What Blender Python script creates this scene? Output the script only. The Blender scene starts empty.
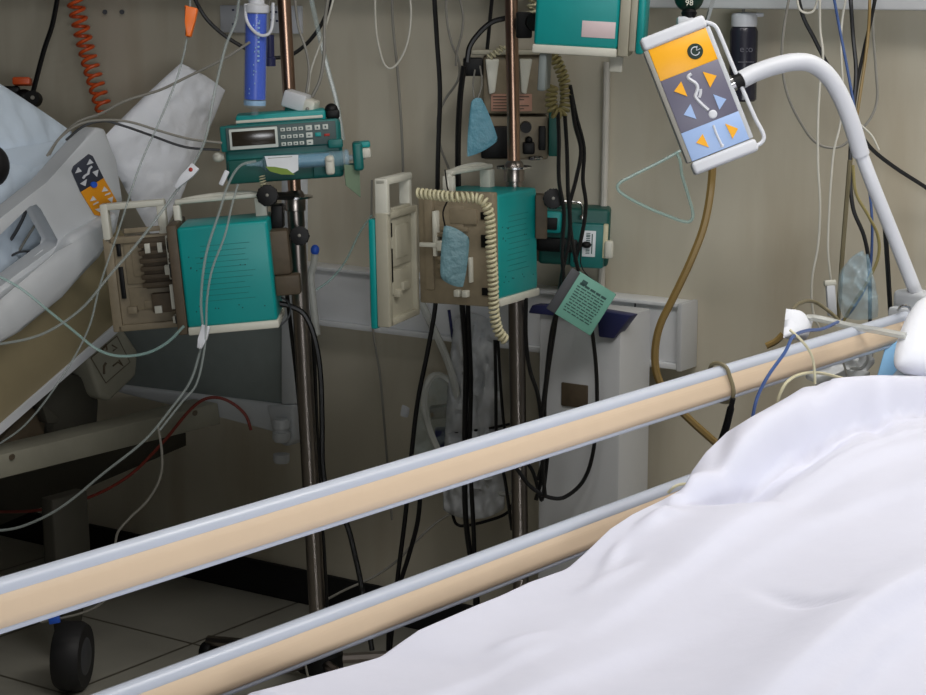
import bpy, bmesh, math, random
import numpy as np
from mathutils import Vector, Matrix, noise
random.seed(4)
R = math.radians
SC = bpy.context.scene
COL = SC.collection
# ---------------------------------------------------------------- camera
H = 1.5
FPX = 2000.0
PIT = math.atan(367 / FPX)
cp, sp = math.cos(PIT), math.sin(PIT)
CAM = Vector((0, 0, H))
FWD = Vector((0, cp, -sp)); UP = Vector((0, sp, cp))
cd = bpy.data.cameras.new('camera'); co = bpy.data.objects.new('camera', cd); COL.objects.link(co)
co.location = CAM; co.rotation_euler = (math.pi / 2 - PIT, 0, 0)
cd.sensor_width = 36; cd.lens = 36 * FPX / 926; cd.clip_start = 0.05
SC.camera = co

def ray(px, py):
    u = (px - 463) / FPX; v = -(py - 347.5) / FPX
    return Vector((u, 0, 0)) + UP * v + FWD
def at(px, py, Y):
    d = ray(px, py); return CAM + d * (Y / d.y)
def atz(px, py, z):
    d = ray(px, py); return CAM + d * ((z - H) / d.z)
def onplane(px, py, P0, n):
    d = ray(px, py); return CAM + d * ((P0 - CAM).dot(n) / d.dot(n))
def pxs(P):
    return (P - CAM).dot(FWD) / FPX
# ---------------------------------------------------------------- materials
def lin(c):
    c = c / 255.0
    return c / 12.92 if c <= 0.04045 else ((c + 0.055) / 1.055) ** 2.4
MATS = {}
def mat(name, rgb, rough=0.5, metal=0.0, var=0.10, scale=30.0, alpha=1.0, bump=0.0, bscale=80.0, spec=0.5, sss=0.0, coat=0.0):
    m = bpy.data.materials.new(name); m.use_nodes = True
    nt = m.node_tree; b = nt.nodes['Principled BSDF']
    c = [lin(x) for x in rgb] + [1]
    tc = nt.nodes.new('ShaderNodeTexCoord')
    nz = nt.nodes.new('ShaderNodeTexNoise'); nz.inputs['Scale'].default_value = scale; nz.inputs['Detail'].default_value = 4
    nt.links.new(tc.outputs['Object'], nz.inputs['Vector'])
    mx = nt.nodes.new('ShaderNodeMix'); mx.data_type = 'RGBA'
    mx.inputs[6].default_value = [x * (1 - var) for x in c[:3]] + [1]
    mx.inputs[7].default_value = [min(1, x * (1 + var)) for x in c[:3]] + [1]
    nt.links.new(nz.outputs['Fac'], mx.inputs[0])
    nt.links.new(mx.outputs[2], b.inputs['Base Color'])
    b.inputs['Roughness'].default_value = rough; b.inputs['Metallic'].default_value = metal
    b.inputs['Specular IOR Level'].default_value = spec
    b.inputs['Alpha'].default_value = alpha
    if coat: b.inputs['Coat Weight'].default_value = coat
    if bump:
        n2 = nt.nodes.new('ShaderNodeTexNoise'); n2.inputs['Scale'].default_value = bscale; n2.inputs['Detail'].default_value = 5
        nt.links.new(tc.outputs['Object'], n2.inputs['Vector'])
        bp = nt.nodes.new('ShaderNodeBump'); bp.inputs['Strength'].default_value = bump; bp.inputs['Distance'].default_value = 0.01
        nt.links.new(n2.outputs['Fac'], bp.inputs['Height']); nt.links.new(bp.outputs['Normal'], b.inputs['Normal'])
    MATS[name] = m
    return m
M = {}
def dm(k, *a, **kw): M[k] = mat(k, *a, **kw)
dm('teal', (0, 150, 148), 0.42, var=.06)
dm('teal_dark', (14, 108, 104), 0.45)
dm('teal_deep', (10, 84, 76), 0.5)
dm('ink_teal', (0, 118, 116), 0.6)
dm('speck', (0, 70, 72), 0.6)
dm('beige_plastic', (172, 168, 150), 0.5)
dm('mech', (140, 128, 106), 0.55, var=.2, scale=60)
dm('mech_dark', (84, 72, 56), 0.6, var=.3, scale=60)
dm('off_white', (214, 213, 200), 0.4)
dm('white', (214, 217, 223), 0.4, var=.03)
dm('black', (8, 8, 9), 0.5, spec=.3)
dm('black_matt', (14, 14, 15), 0.75)
dm('steel', (150, 142, 136), 0.3, 1.0, var=.08)
dm('steel_wall_reflect', (168, 138, 118), 0.32, 1.0, var=.1)  # chrome with the beige wall's reflection put into its colour
dm('chrome', (205, 205, 205), 0.18, 1.0)
dm('panel_grey', (70, 88, 88), 0.5)
dm('screen', (46, 40, 30), 0.2)
dm('key', (205, 212, 205), 0.5)
dm('red', (170, 40, 30), 0.5)
dm('rail_cap', (192, 199, 212), 0.25, var=.03)
dm('rail_face', (212, 190, 163), 0.42, var=.03)
dm('sheet', (218, 220, 234), 0.9, var=.02, bump=.05, bscale=40, spec=.1)
dm('pillow_white', (236, 239, 246), 0.85, var=.03, bump=.12, bscale=60, spec=.2)
dm('pillow_blue', (206, 220, 234), 0.85, var=.06, scale=9, spec=.2)
dm('pad_blue', (140, 188, 226), 0.8, var=.06, spec=.2)
dm('bed_grey', (196, 200, 204), 0.42, var=.04)
dm('bed_tan', (150, 138, 108), 0.55, var=.08)
dm('bed_dark', (62, 60, 52), 0.6)
dm('bed_beige', (142, 140, 126), 0.5)
dm('head_grey', (120, 128, 126), 0.5)
dm('amber', (250, 178, 10), 0.42, var=.02)
dm('amber_dark', (226, 150, 28), 0.42, var=.02)
dm('slate', (104, 102, 120), 0.42, var=.02)
dm('slate_dark', (58, 62, 74), 0.45)
dm('sky', (160, 188, 232), 0.42, var=.02)
dm('green_dark', (10, 44, 34), 0.35)
dm('tube_amber', (140, 116, 66), 0.35, var=.15, scale=14)
dm('olive', (118, 110, 84), 0.45)
dm('blue_wire', (62, 88, 140), 0.45)
dm('navy', (44, 48, 92), 0.45)
dm('cable_grey', (140, 138, 130), 0.5)
dm('cable_dark', (66, 68, 72), 0.5)
dm('cable_white', (206, 204, 192), 0.45)
dm('cable_black', (10, 10, 12), 0.4)
dm('orange_coil', (206, 84, 34), 0.4)
dm('orange', (244, 116, 14), 0.4)
dm('red_hose', (120, 38, 24), 0.5)
dm('coil_cream', (206, 200, 166), 0.5)
dm('coil_olive', (150, 138, 88), 0.5)
dm('label_pink', (226, 206, 208), 0.6)
dm('label_rust', (186, 140, 120), 0.6, var=.2, scale=90)
dm('paper', (226, 230, 234), 0.7)
dm('paper_green', (124, 150, 62), 0.7)
dm('tag_green', (116, 176, 158), 0.5)
dm('tag_grey', (120, 140, 116), 0.6)
dm('pouch_blue', (112, 172, 192), 0.4, var=.15, scale=40, bump=.6, bscale=60)
dm('pouch_grey', (104, 140, 148), 0.4, var=.2, scale=40, bump=.6, bscale=60)
dm('ink', (54, 88, 84), 0.7)
dm('blue_label', (20, 78, 214), 0.35, var=.1, scale=60)
dm('lightblue', (150, 190, 226), 0.4)
dm('cobalt', (44, 96, 210), 0.4)
dm('bottle_dark', (44, 44, 56), 0.25)
dm('trunk', (226, 228, 230), 0.4, var=.03)
dm('cabinet', (204, 206, 208), 0.45, var=.03)
dm('clear', (205, 222, 222), 0.15, alpha=.3)
dm('clear_teal', (170, 205, 200), 0.15, alpha=.42)
dm('clear_line', (176, 186, 184), 0.2, alpha=.45)
dm('clear_thin', (205, 222, 232), 0.1, alpha=.12)
dm('pipe', (204, 200, 190), .45)
dm('clear_blue', (170, 206, 236), 0.1, alpha=.28, var=.4, scale=30, bump=.5, bscale=40)
dm('bag', (222, 226, 234), 0.2, alpha=.6, var=.3, scale=22, bump=.6, bscale=30)
dm('milky', (204, 206, 200), 0.3, alpha=.6)
dm('hair', (14, 12, 12), 0.6)
dm('tyre', (28, 28, 30), 0.6)

def wall_mat():
    m = mat('wall_paint', (212, 205, 186), 0.6, var=.07, scale=3.0, bump=.05, bscale=30)
    nt = m.node_tree; b = nt.nodes['Principled BSDF']
    src = b.inputs['Base Color'].links[0].from_socket
    tc = nt.nodes.new('ShaderNodeTexCoord'); mp = nt.nodes.new('ShaderNodeMapping')
    mp.inputs['Scale'].default_value = (5, 5, .9)
    nt.links.new(tc.outputs['Object'], mp.inputs['Vector'])
    nz = nt.nodes.new('ShaderNodeTexNoise'); nz.inputs['Scale'].default_value = 1.6; nz.inputs['Detail'].default_value = 6
    nt.links.new(mp.outputs['Vector'], nz.inputs['Vector'])
    cr = nt.nodes.new('ShaderNodeValToRGB')
    cr.color_ramp.elements[0].position = .30; cr.color_ramp.elements[0].color = (.70, .62, .52, 1)
    cr.color_ramp.elements[1].position = .52; cr.color_ramp.elements[1].color = (1, 1, 1, 1)
    nt.links.new(nz.outputs['Fac'], cr.inputs['Fac'])
    mx = nt.nodes.new('ShaderNodeMix'); mx.data_type = 'RGBA'; mx.blend_type = 'MULTIPLY'; mx.inputs[0].default_value = .45
    nt.links.new(src, mx.inputs[6]); nt.links.new(cr.outputs['Color'], mx.inputs[7])
    nt.links.new(mx.outputs[2], b.inputs['Base Color'])
    return m
def floor_mat():
    m = mat('floor_tiles', (150, 148, 138), 0.3, var=.12, scale=6)
    nt = m.node_tree; b = nt.nodes['Principled BSDF']
    src = b.inputs['Base Color'].links[0].from_socket
    tc = nt.nodes.new('ShaderNodeTexCoord'); mp = nt.nodes.new('ShaderNodeMapping')
    mp.inputs['Rotation'].default_value = (0, 0, R(35))
    nt.links.new(tc.outputs['Object'], mp.inputs['Vector'])
    br = nt.nodes.new('ShaderNodeTexBrick'); br.offset = 0
    br.inputs['Color1'].default_value = (1, 1, 1, 1); br.inputs['Color2'].default_value = (.9, .9, .9, 1)
    br.inputs['Mortar'].default_value = (.25, .23, .2, 1)
    br.inputs['Scale'].default_value = 1; br.inputs['Brick Width'].default_value = .4; br.inputs['Row Height'].default_value = .4
    br.inputs['Mortar Size'].default_value = .004
    nt.links.new(mp.outputs['Vector'], br.inputs['Vector'])
    mx = nt.nodes.new('ShaderNodeMix'); mx.data_type = 'RGBA'; mx.blend_type = 'MULTIPLY'; mx.inputs[0].default_value = 1
    nt.links.new(src, mx.inputs[6]); nt.links.new(br.outputs['Color'], mx.inputs[7])
    nt.links.new(mx.outputs[2], b.inputs['Base Color'])
    return m
M['wall'] = wall_mat(); M['floor'] = floor_mat()
M['ceiling'] = mat('ceiling_paint', (160, 156, 148), 0.8)
# ---------------------------------------------------------------- mesh builder
class MB:
    def __init__(s): s.bm = bmesh.new()
    def _merge(s, t, F=None, bev=0, seg=2):
        if bev > 0:
            bmesh.ops.bevel(t, geom=list(t.edges), offset=bev, segments=seg, affect='EDGES', profile=.5, clamp_overlap=True)
        if F is not None: t.transform(F)
        bmesh.ops.recalc_face_normals(t, faces=list(t.faces))
        me = bpy.data.meshes.new('tmp'); t.to_mesh(me); t.free(); s.bm.from_mesh(me); bpy.data.meshes.remove(me)
        return s
    def box(s, F, x0, x1, y0, y1, z0, z1, bev=0, seg=2):
        t = bmesh.new(); bmesh.ops.create_cube(t, size=1)
        for v in t.verts:
            v.co = Vector((x0 + (v.co.x + .5) * (x1 - x0), y0 + (v.co.y + .5) * (y1 - y0), z0 + (v.co.z + .5) * (z1 - z0)))
        return s._merge(t, F, bev, seg)
    def prism(s, F, pts, y0, y1, bev=0, seg=2):
        t = bmesh.new()
        a = [t.verts.new((x, y0, z)) for x, z in pts]; b = [t.verts.new((x, y1, z)) for x, z in pts]
        n = len(pts)
        t.faces.new(a); t.faces.new(b[::-1])
        for i in range(n): t.faces.new((a[i], b[i], b[(i + 1) % n], a[(i + 1) % n]))
        return s._merge(t, F, bev, seg)
    def solid(s, pa, pb, bev=0, seg=2):
        """two matching world outlines joined into a solid"""
        t = bmesh.new(); n = len(pa)
        a = [t.verts.new(p) for p in pa]; b = [t.verts.new(p) for p in pb]
        t.faces.new(a); t.faces.new(b[::-1])
        for i in range(n): t.faces.new((a[i], b[i], b[(i + 1) % n], a[(i + 1) % n]))
        return s._merge(t, None, bev, seg)
    def lathe(s, F, prof, seg=24, axis='Z'):
        t = bmesh.new(); rings = []
        for r, z in prof:
            rings.append([t.verts.new((r * math.cos(2 * math.pi * i / seg), r * math.sin(2 * math.pi * i / seg), z)) for i in range(seg)])
        for a, b in zip(rings, rings[1:]):
            for i in range(seg): t.faces.new((a[i], a[(i + 1) % seg], b[(i + 1) % seg], b[i]))
        t.faces.new(rings[0][::-1]); t.faces.new(rings[-1])
        rot = {'Z': Matrix.Identity(4), 'X': Matrix.Rotation(R(90), 4, 'Y'), 'Y': Matrix.Rotation(R(-90), 4, 'X')}[axis]
        t.transform(rot)
        return s._merge(t, F)
    def ball(s, F, rx, ry, rz, seg=20, at=(0, 0, 0)):
        t = bmesh.new(); bmesh.ops.create_uvsphere(t, u_segments=seg, v_segments=max(8, seg * 2 // 3), radius=1)
        t.transform(Matrix.Translation(at) @ Matrix.Diagonal((rx, ry, rz, 1)))
        return s._merge(t, F)
    def tube(s, pts, r, seg=8, sub=6, closed=False, F=None, rs=None):
        pts = [Vector(p) for p in pts]
        if sub > 1 and len(pts) > 2:
            q = []; n = len(pts)
            for i in range(n if closed else n - 1):
                p1 = pts[i]; p2 = pts[(i + 1) % n]
                p0 = pts[i - 1] if (i > 0 or closed) else p1 * 2 - p2
                p3 = pts[(i + 2) % n] if (i + 2 < n or closed) else p2 * 2 - p1
                # centripetal-ish tangents
                d1 = (p2 - p1).length
                t1 = (p2 - p0); t2 = (p3 - p1)
                t1 = t1.normalized() * d1 if t1.length > 1e-9 else p2 - p1
                t2 = t2.normalized() * d1 if t2.length > 1e-9 else p2 - p1
                for k in range(sub):
                    t = k / sub; h = t * t * (3 - 2 * t)
                    q.append((2 * t ** 3 - 3 * t * t + 1) * p1 + (t ** 3 - 2 * t * t + t) * t1 + h * p2 + (t ** 3 - t * t) * t2)
            if not closed: q.append(pts[-1])
            pts = q
        t = bmesh.new(); rings = []; n = len(pts); prev = None
        for i, p in enumerate(pts):
            d = (pts[(i + 1) % n] - pts[i - 1]) if (closed or 0 < i < n - 1) else (pts[1] - pts[0] if i == 0 else pts[-1] - pts[-2])
            d = d.normalized()
            if prev is None:
                u = d.orthogonal().normalized()
            else:
                u = prev - d * prev.dot(d); u = u.normalized() if u.length > 1e-6 else d.orthogonal().normalized()
            prev = u; v = d.cross(u)
            rr = r if rs is None else rs[min(len(rs) - 1, int(i * len(rs) / n))]
            rings.append([t.verts.new(p + (u * math.cos(2 * math.pi * k / seg) + v * math.sin(2 * math.pi * k / seg)) * rr) for k in range(seg)])
        for i in range(n if closed else n - 1):
            a = rings[i]; b = rings[(i + 1) % n]
            for k in range(seg): t.faces.new((a[k], a[(k + 1) % seg], b[(k + 1) % seg], b[k]))
        if not closed: t.faces.new(rings[0][::-1]); t.faces.new(rings[-1])
        return s._merge(t, F)
    def build(s, name, m, parent=None, ang=35, label=None):
        me = bpy.data.meshes.new(name)
        if parent is not None: org = parent['_w']; org = Vector(org)
        else:
            xs = [v.co for v in s.bm.verts]
            lo = Vector([min(c[i] for c in xs) for i in range(3)]); hi = Vector([max(c[i] for c in xs) for i in range(3)])
            org = Vector(((lo.x + hi.x) / 2, (lo.y + hi.y) / 2, lo.z))
        for v in s.bm.verts: v.co -= org
        s.bm.to_mesh(me); s.bm.free()
        me.materials.append(M[m] if isinstance(m, str) else m)
        me.shade_smooth(); me.set_sharp_from_angle(angle=R(ang))
        o = bpy.data.objects.new(name, me); COL.objects.link(o)
        o['_w'] = tuple(org)
        if parent is not None: o.parent = parent
        else: o.location = org
        if label: o['label'] = label
        return o
def tag(o, label, cat, group=None, kind=None):
    if label: o['label'] = label
    if cat: o['category'] = cat
    if group: o['group'] = group
    if kind: o['kind'] = kind
    return o
def thing(name, label, cat, P, group=None):
    o = bpy.data.objects.new(name, None); COL.objects.link(o); o.location = P; o['_w'] = tuple(P); o.empty_display_size = .05
    return tag(o, label, cat, group)
def struct(o): o['kind'] = 'structure'; return o
def fr(px, py, Y, yaw=0, roll=0, face=False, scale=None, pitch=0):
    """local frame at a place: x right, y away, z up; roll counter-clockwise; units are 'picture pixels at that distance' unless scale given"""
    P = at(px, py, Y)
    s = pxs(P) if scale is None else scale
    Rm = Matrix.Rotation(R(yaw), 4, 'Z')
    if face: Rm = Rm @ Matrix.Rotation(-PIT, 4, 'X')
    Rm = Rm @ Matrix.Rotation(R(pitch), 4, 'X') @ Matrix.Rotation(R(-roll), 4, 'Y')
    return Matrix.Translation(P) @ Rm @ Matrix.Scale(s, 4)
def cable(name, label, cat, pts, r, m, Y=None, group=None, seg=7, sub=6, parent=None, kids=None):
    """a line through places given as (x, y[, distance])"""
    P = [at(p[0], p[1], p[2] if len(p) > 2 else Y) for p in pts]
    s = sum(pxs(p) for p in P) / len(P)
    # lines that come from above the picture run on into the overhead rail on the wall
    if pts[0][1] <= -10: P.insert(0, onplane(pts[0][0], -75, W0 + WN * .09, WN))
    if pts[-1][1] <= -10: P.append(onplane(pts[-1][0], -75, W0 + WN * .09, WN))
    o = MB().tube(P, r * s, seg, sub).build(name, m, parent)
    if parent is None: tag(o, label, cat, group)
    return o
def pillow(name, quad, thick, m, parent=None, n=26, wr=.012, seed=0, pw=.5, rc=.10, hf=0):
    A, B, C_, D = [Vector(q) for q in quad]
    nrm = (B - A).cross(D - A).normalized()
    t = bmesh.new(); g = {}
    for side in (1, -1):
        for i in range(n + 1):
            for j in range(n + 1):
                if side == -1 and (i in (0, n) or j in (0, n)): g[(side, i, j)] = g[(1, i, j)]; continue
                u = i / n; v = j / n
                # superellipse rounding of the corners
                p = A * (1 - u) * (1 - v) + B * u * (1 - v) + C_ * u * v + D * (1 - u) * v
                cu, cv = 2 * u - 1, 2 * v - 1
                k = 1 - rc * (cu * cv) ** 2
                c = (A + B + C_ + D) / 4
                p = c + (p - c) * k
                h = max(0, (1 - abs(cu) ** 2.5)) ** pw * max(0, (1 - abs(cv) ** 2.5)) ** pw
                w = noise.noise(p * 9 + Vector((seed, 0, 0))) * wr + noise.noise(p * 22 + Vector((0, seed, 0))) * wr * .5 + (abs(noise.noise(p * 38 + Vector((seed, 3, 0)))) - .2) * hf
                p = p + nrm * side * thick * h + nrm * w * (h ** .5)
                g[(side, i, j)] = t.verts.new(p)
        for i in range(n):
            for j in range(n):
                try: t.faces.new((g[(side, i, j)], g[(side, i + 1, j)], g[(side, i + 1, j + 1)], g[(side, i, j + 1)]))
                except ValueError: pass
    mb = MB(); mb._merge(t)
    return mb.build(name, m, parent, ang=80)
def coil(p_list, rad, turns, r, sub=10, seg=6, flat=1.0):
    """points of a helix around a polyline"""
    mb = MB(); pts = [Vector(p) for p in p_list]
    # resample the polyline smoothly
    q = []; n = len(pts)
    for i in range(n - 1):
        p1, p2 = pts[i], pts[i + 1]; p0 = pts[i - 1] if i else p1; p3 = pts[i + 2] if i + 2 < n else p2
        for k in range(20):
            t = k / 20; q.append(.5 * ((2 * p1) + (-p0 + p2) * t + (2 * p0 - 5 * p1 + 4 * p2 - p3) * t * t + (-p0 + 3 * p1 - 3 * p2 + p3) * t ** 3))
    q.append(pts[-1])
    L = [0]
    for a, b in zip(q, q[1:]): L.append(L[-1] + (b - a).length)
    N = turns * 14; out = []; j = 0; prev = None
    for i in range(N + 1):
        s = L[-1] * i / N
        while j < len(q) - 2 and L[j + 1] < s: j += 1
        f = (s - L[j]) / max(1e-9, L[j + 1] - L[j]); p = q[j].lerp(q[j + 1], min(1, f))
        d = (q[min(j + 1, len(q) - 1)] - q[max(0, j - 1)]).normalized()
        u = Vector((0, 1, 0)) if prev is None else prev
        u = (u - d * u.dot(d)); u = u.normalized() if u.length > 1e-5 else d.orthogonal().normalized(); prev = u
        v = d.cross(u); a = 2 * math.pi * turns * i / N
        out.append(p + (u * math.cos(a) + v * math.sin(a)) * rad)
    return mb.tube(out, r, seg, 1)
def text_mesh(txt, F, size, m, parent, name='lettering', depth=.3):
    cu = bpy.data.curves.new('txt', 'FONT'); cu.body = txt; cu.size = size; cu.align_x = 'CENTER'; cu.align_y = 'CENTER'; cu.extrude = depth
    o = bpy.data.objects.new('txt', cu)
    me = bpy.data.meshes.new_from_object(o)
    bm = bmesh.new(); bm.from_mesh(me); bm.transform(F @ Matrix.Rotation(R(90), 4, 'X'))
    bpy.data.objects.remove(o); bpy.data.curves.remove(cu); bpy.data.meshes.remove(me)
    mb = MB(); mb.bm.free(); mb.bm = bm
    return mb.build(name, m, parent)
ID = Matrix.Identity(4)
# ================================================================ setting
W0 = Vector((-.371, 4.70, 0)); WD = Vector((.82, -.572, 0)).normalized(); WN = Vector((-WD.y * -1, 0, 0))
WN = Vector((WD.y, -WD.x, 0))          # into the room
FW = Matrix(((WD.x, -WN.x, 0, W0.x), (WD.y, -WN.y, 0, W0.y), (0, 0, 1, 0), (0, 0, 0, 1)))   # x along the wall, y into the wall
def wp(px, py, off=0.0):
    P = onplane(px, py, W0 + WN * off, WN)
    return (P - W0).dot(WD), P.z
def wpt(px, py, off=0.0): return onplane(px, py, W0 + WN * off, WN)
struct(MB().box(FW, -3.2, 3.0, 0, .12, 0, 2.8).build('wall_back', 'wall'))
struct(MB().box(ID, -5, 5, -2.5, 7.5, -.1, 0).build('floor', 'floor'))
struct(MB().box(ID, -5, 5, -2.5, 7.5, 2.8, 2.9).build('ceiling', 'ceiling'))
zb = .085
struct(MB().box(FW, -3.2, 3.0, -.015, 0, 0, zb, .003).build('baseboard_back', 'black_matt'))
# overhead service rail just above the frame
z0 = wp(850, 10, .10)[1]
tx = wp(640, 10, .10)[0]
tr = MB().box(FW, tx, 3.0, -.10, 0, z0, z0 + .28, .006).build('trim_1', 'trunk'); struct(tr)
struct(MB().box(FW, -3.2, tx - .003, -.10, 0, z0 + .045, z0 + .28, .006).build('trim_2', 'trunk'))
# lower service rail with its square end cap
t1, zt = wp(600, 300, .06); t2, zb2 = wp(678, 372, .06)
zt = (wp(315, 263, .06)[1] + wp(640, 303, .06)[1]) / 2
zb2 = (wp(380, 330, .06)[1] + wp(650, 369, .06)[1]) / 2
tA = wp(60, 300, .06)[0]
sr = thing('service_rail', 'long grey-white horizontal service rail on the wall behind the poles', 'wall rail', W0 + WD * t2 + Vector((0, 0, zb2)))
MB().box(FW, tA, t2, -.055, 0, zb2 + .012, zt - .008, .003).build('front_panel', 'trunk', sr)
MB().box(FW, tA, t2, -.066, 0, zt - .008, zt, .002).build('top_lip', 'trunk', sr)
MB().box(FW, tA, t2, -.066, 0, zb2, zb2 + .012, .002).build('bottom_lip', 'trunk', sr)
MB().box(FW, t2, t2 + .012, -.07, 0, zb2 - .002, zt + .002, .003).build('end_cap', 'cabinet', sr)
tb = wp(633, 340, .06)[0]
MB().box(FW, tb, tb + .003, -.057, -.05, zb2 + .012, zt - .01).build('panel_seam', 'cable_dark', sr)
# white column cabinet under the rail
cof = .20
a0 = wp(538, 450, cof)[0]; a1 = wp(619, 450, cof)[0]; zc = wp(580, 312, cof)[1]
cb = thing('service_cabinet', 'tall white cabinet with a dark square opening standing below the wall rail', 'cabinet', W0 + WD * ((a0 + a1) / 2) + WN * .1)
MB().box(FW, a0, a1, -cof, -.075, 0.0, zc, .006).build('body', 'cabinet', cb)
b0, s1 = wp(562, 382, cof); b1, s0 = wp(588, 409, cof)
MB().box(FW, b0, b1, -cof - .004, -cof + .002, s0, s1, .002).build('opening', 'mech_dark', cb)
MB().prism(FW @ Matrix.Translation((0, 0, 0)), [(a0 - .02, zc - .012), (a0 + .09, zc - .012), (a0 + .085, zc + .012), (a0 - .01, zc + .006)], -cof - .012, -cof + .02, .003).build('top_flap', 'navy', cb)
f0 = wp(600, 330, cof)[0]
MB().prism(FW, [(a1 - .045, zc - .045), (a1 - .01, zc - .045), (a1 + .03, zc + .006), (a1 - .05, zc + .01)], -cof - .012, -cof + .02, .003).build('top_flap', 'navy', cb)
# drain pipe in front of it
pp = MB().tube([wpt(607, 62, .012), wpt(604, 200, .012), wpt(601, 298, .012)], .0075, 10, 4)
tag(pp.build('drain_pipe', 'pipe'), 'straight pale pipe running down the wall to the service rail right of the small pump', 'pipe')
# socket plates
sx = thing('socket_plate', 'white socket plate on the wall behind the blue bottle', 'socket', wpt(258, 34, .01))
p0 = wp(220, 5, .01); p1 = wp(301, 34, .01)
MB().box(FW, p0[0], p1[0], -.012, 0, p1[1], p0[1], .003).build('plate', 'white', sx)
mbs = MB()
for i, (x, y) in enumerate([(233, 10), (236, 17), (233, 24), (270, 12), (276, 12), (270, 20), (277, 21), (271, 28)]):
    t, z = wp(x, y, .013); mbs.box(FW, t - .003, t + .003, -.0135, -.01, z - .002, z + .002)
mbs.build('socket_hole', 'navy', sx)
mbs = MB()
for x, y in ((105, 12), (122, 12)):
    t, z = wp(x, y, 0); mbs = MB(); mbs.lathe(Matrix.Translation(wpt(x, y, .004)), [(.0, -.004), (.006, -.004), (.006, .004), (.0, .004)], 10, 'Y')
    tag(mbs.build('wall_plug', 'cable_dark'), 'dark screw plug in the wall right of the orange coiled hose, %s of the two' % ('left' if x < 110 else 'right'), 'screw plug', 'screw plugs in the wall')
# ================================================================ near bed
ZT = 1.0
RA = atz(0, 577, ZT); RB = atz(905, 311, ZT)
BD = (RB - RA); BL = BD.length; BD.normalize()
BE = Vector((BD.y, -BD.x, 0))             # towards the middle of the near bed
def abc(P): d = P - RA; return d.dot(BD), d.dot(BE)
def bedp(a, c, z): return Vector((RA.x, RA.y, 0)) + BD * a + BE * c + Vector((0, 0, z))
FB = Matrix(((BD.x, -BE.x, 0, RA.x), (BD.y, -BE.y, 0, RA.y), (0, 0, 1, 0), (0, 0, 0, 1)))  # x along, y away from the bed, z up
bed = thing('hospital_bed', 'near hospital bed with two long beige side rail bars under a white sheet', 'bed', bedp(.9, .5, 0))
def rail(z, x0, x1, lab):
    h = .0385
    face = MB().prism(FB @ Matrix(((0, 1, 0, 0), (1, 0, 0, 0), (0, 0, 1, 0), (0, 0, 0, 1))),
                      [(-.0195, z - h), (.009, z - h), (.010, z - .0105), (-.0095, z - .0095), (-.0145, z - .018), (-.020, z - .031)], x0, x1, .002).build('rail_bar', 'rail_face', bed, label=lab)
    face['_w'] = bed['_w']
    prof = [(-.0108, z - .0112), (-.0108, z - .0065), (-.007, z - .002), (-.001, z), (.005, z - .002), (.0102, z - .007), (.0102, z - .0112)]
    MB().prism(FB @ Matrix(((0, 1, 0, 0), (1, 0, 0, 0), (0, 0, 1, 0), (0, 0, 0, 1))), prof, x0, x1).build('top_cap', 'rail_cap', face, ang=60)
    MB().box(FB, x0, x1, -.0185, .010, z - h - .005, z - h + .001, .002).build('bottom_lip', 'rail_cap', face)
# height of the lower bar from a picture reading
def rail_z(px, py):
    P = onplane(px, py, RA, BE); return P.z, abc(P)[0]
zl = (rail_z(200, 656)[0] + rail_z(400, 581)[0] + rail_z(660, 484)[0]) / 3
rail(ZT, -.5, BL, 'upper beige rail bar with grey rounded top')
rail(zl, -.5, BL - .25, 'lower beige rail bar with grey rounded top')
for a in (-.42, .62, 1.42):
    MB().box(FB, a, a + .045, .018, .03, zl - .30, ZT - .02, .003).build('rail_post', 'bed_grey', bed) if a < 0 else None
MB().box(FB, -.5, 2.35, -.95, -.06, .60, .66, .01).build('frame', 'bed_grey', bed)
MB().box(FB, -.5, 2.35, -.94, -.065, .66, .80, .03).build('mattress', 'pillow_blue', bed)
for a in (-.4, 2.2):
    for c in (-.88, -.12):
        MB().box(FB, a, a + .06, c - .03, c + .03, .05, .60, .004).build('leg', 'bed_grey', bed)
        mb = MB().lathe(FB @ Matrix.Translation((a + .03, c, .05)), [(.0, -.015), (.045, -.015), (.05, -.006), (.05, .006), (.045, .015), (.0, .015)], 18, 'Y'); mb.build('caster', 'tyre', bed)
MB().box(FB, -.44, -.38, -.02, .03, zl - .34, zl - .25, .004).build('rail_bracket', 'bed_grey', bed)
MB().box(FB, BL, BL + .02, -.03, .03, ZT - .055, ZT + .004, .006).build('rail_end_cap', 'bed_grey', bed)
# grey plastic hinge cover at the end of the upper bar
hp = at(913, 298, 3.06)
s = pxs(hp)
mb = MB(); mb.box(fr(916, 300, 3.07, yaw=-50), -20, 20, -14, 14, -14, 10, 6, 3)
mb.build('hinge_cover', 'bed_grey', bed)
mb = MB().tube([at(898, 310, 3.03), at(903, 306, 2.99), at(909, 307, 2.99), at(911, 316, 2.99)], 1.6 * s, 8, 5); mb.build('wire_loop', 'chrome', bed)
# ---------------------------------------------------------------- sheet
C0 = .085
sil = [(235, 702), (251, 693), (320, 674), (381, 657), (400, 643), (419, 630), (477, 605), (500, 596), (530, 582), (567, 569), (584, 554), (610, 529), (633, 514), (664, 499),
       (684, 488), (692, 471), (706, 452), (727, 432), (751, 417), (784, 399), (813, 381), (844, 377), (877, 375), (926, 376), (970, 380)]
sa, sz = [], []
for px, py in sil:
    P = onplane(px, py, RA + BE * C0, BE); sa.append(abc(P)[0]); sz.append(P.z)
sa = np.array(sa); sz = np.array(sz)
NA, NC = 330, 190
a_ = np.linspace(-.45, 2.15, NA); c_ = np.concatenate([np.linspace(.036, .12, 40), np.linspace(.124, 1.0, NC - 40)])
Ag, Cg = np.meshgrid(a_, c_, indexing='ij')
ridge = np.interp(a_, sa, sz)
k = np.array([1, 2, 3, 2, 1.]); k /= k.sum()
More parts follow.
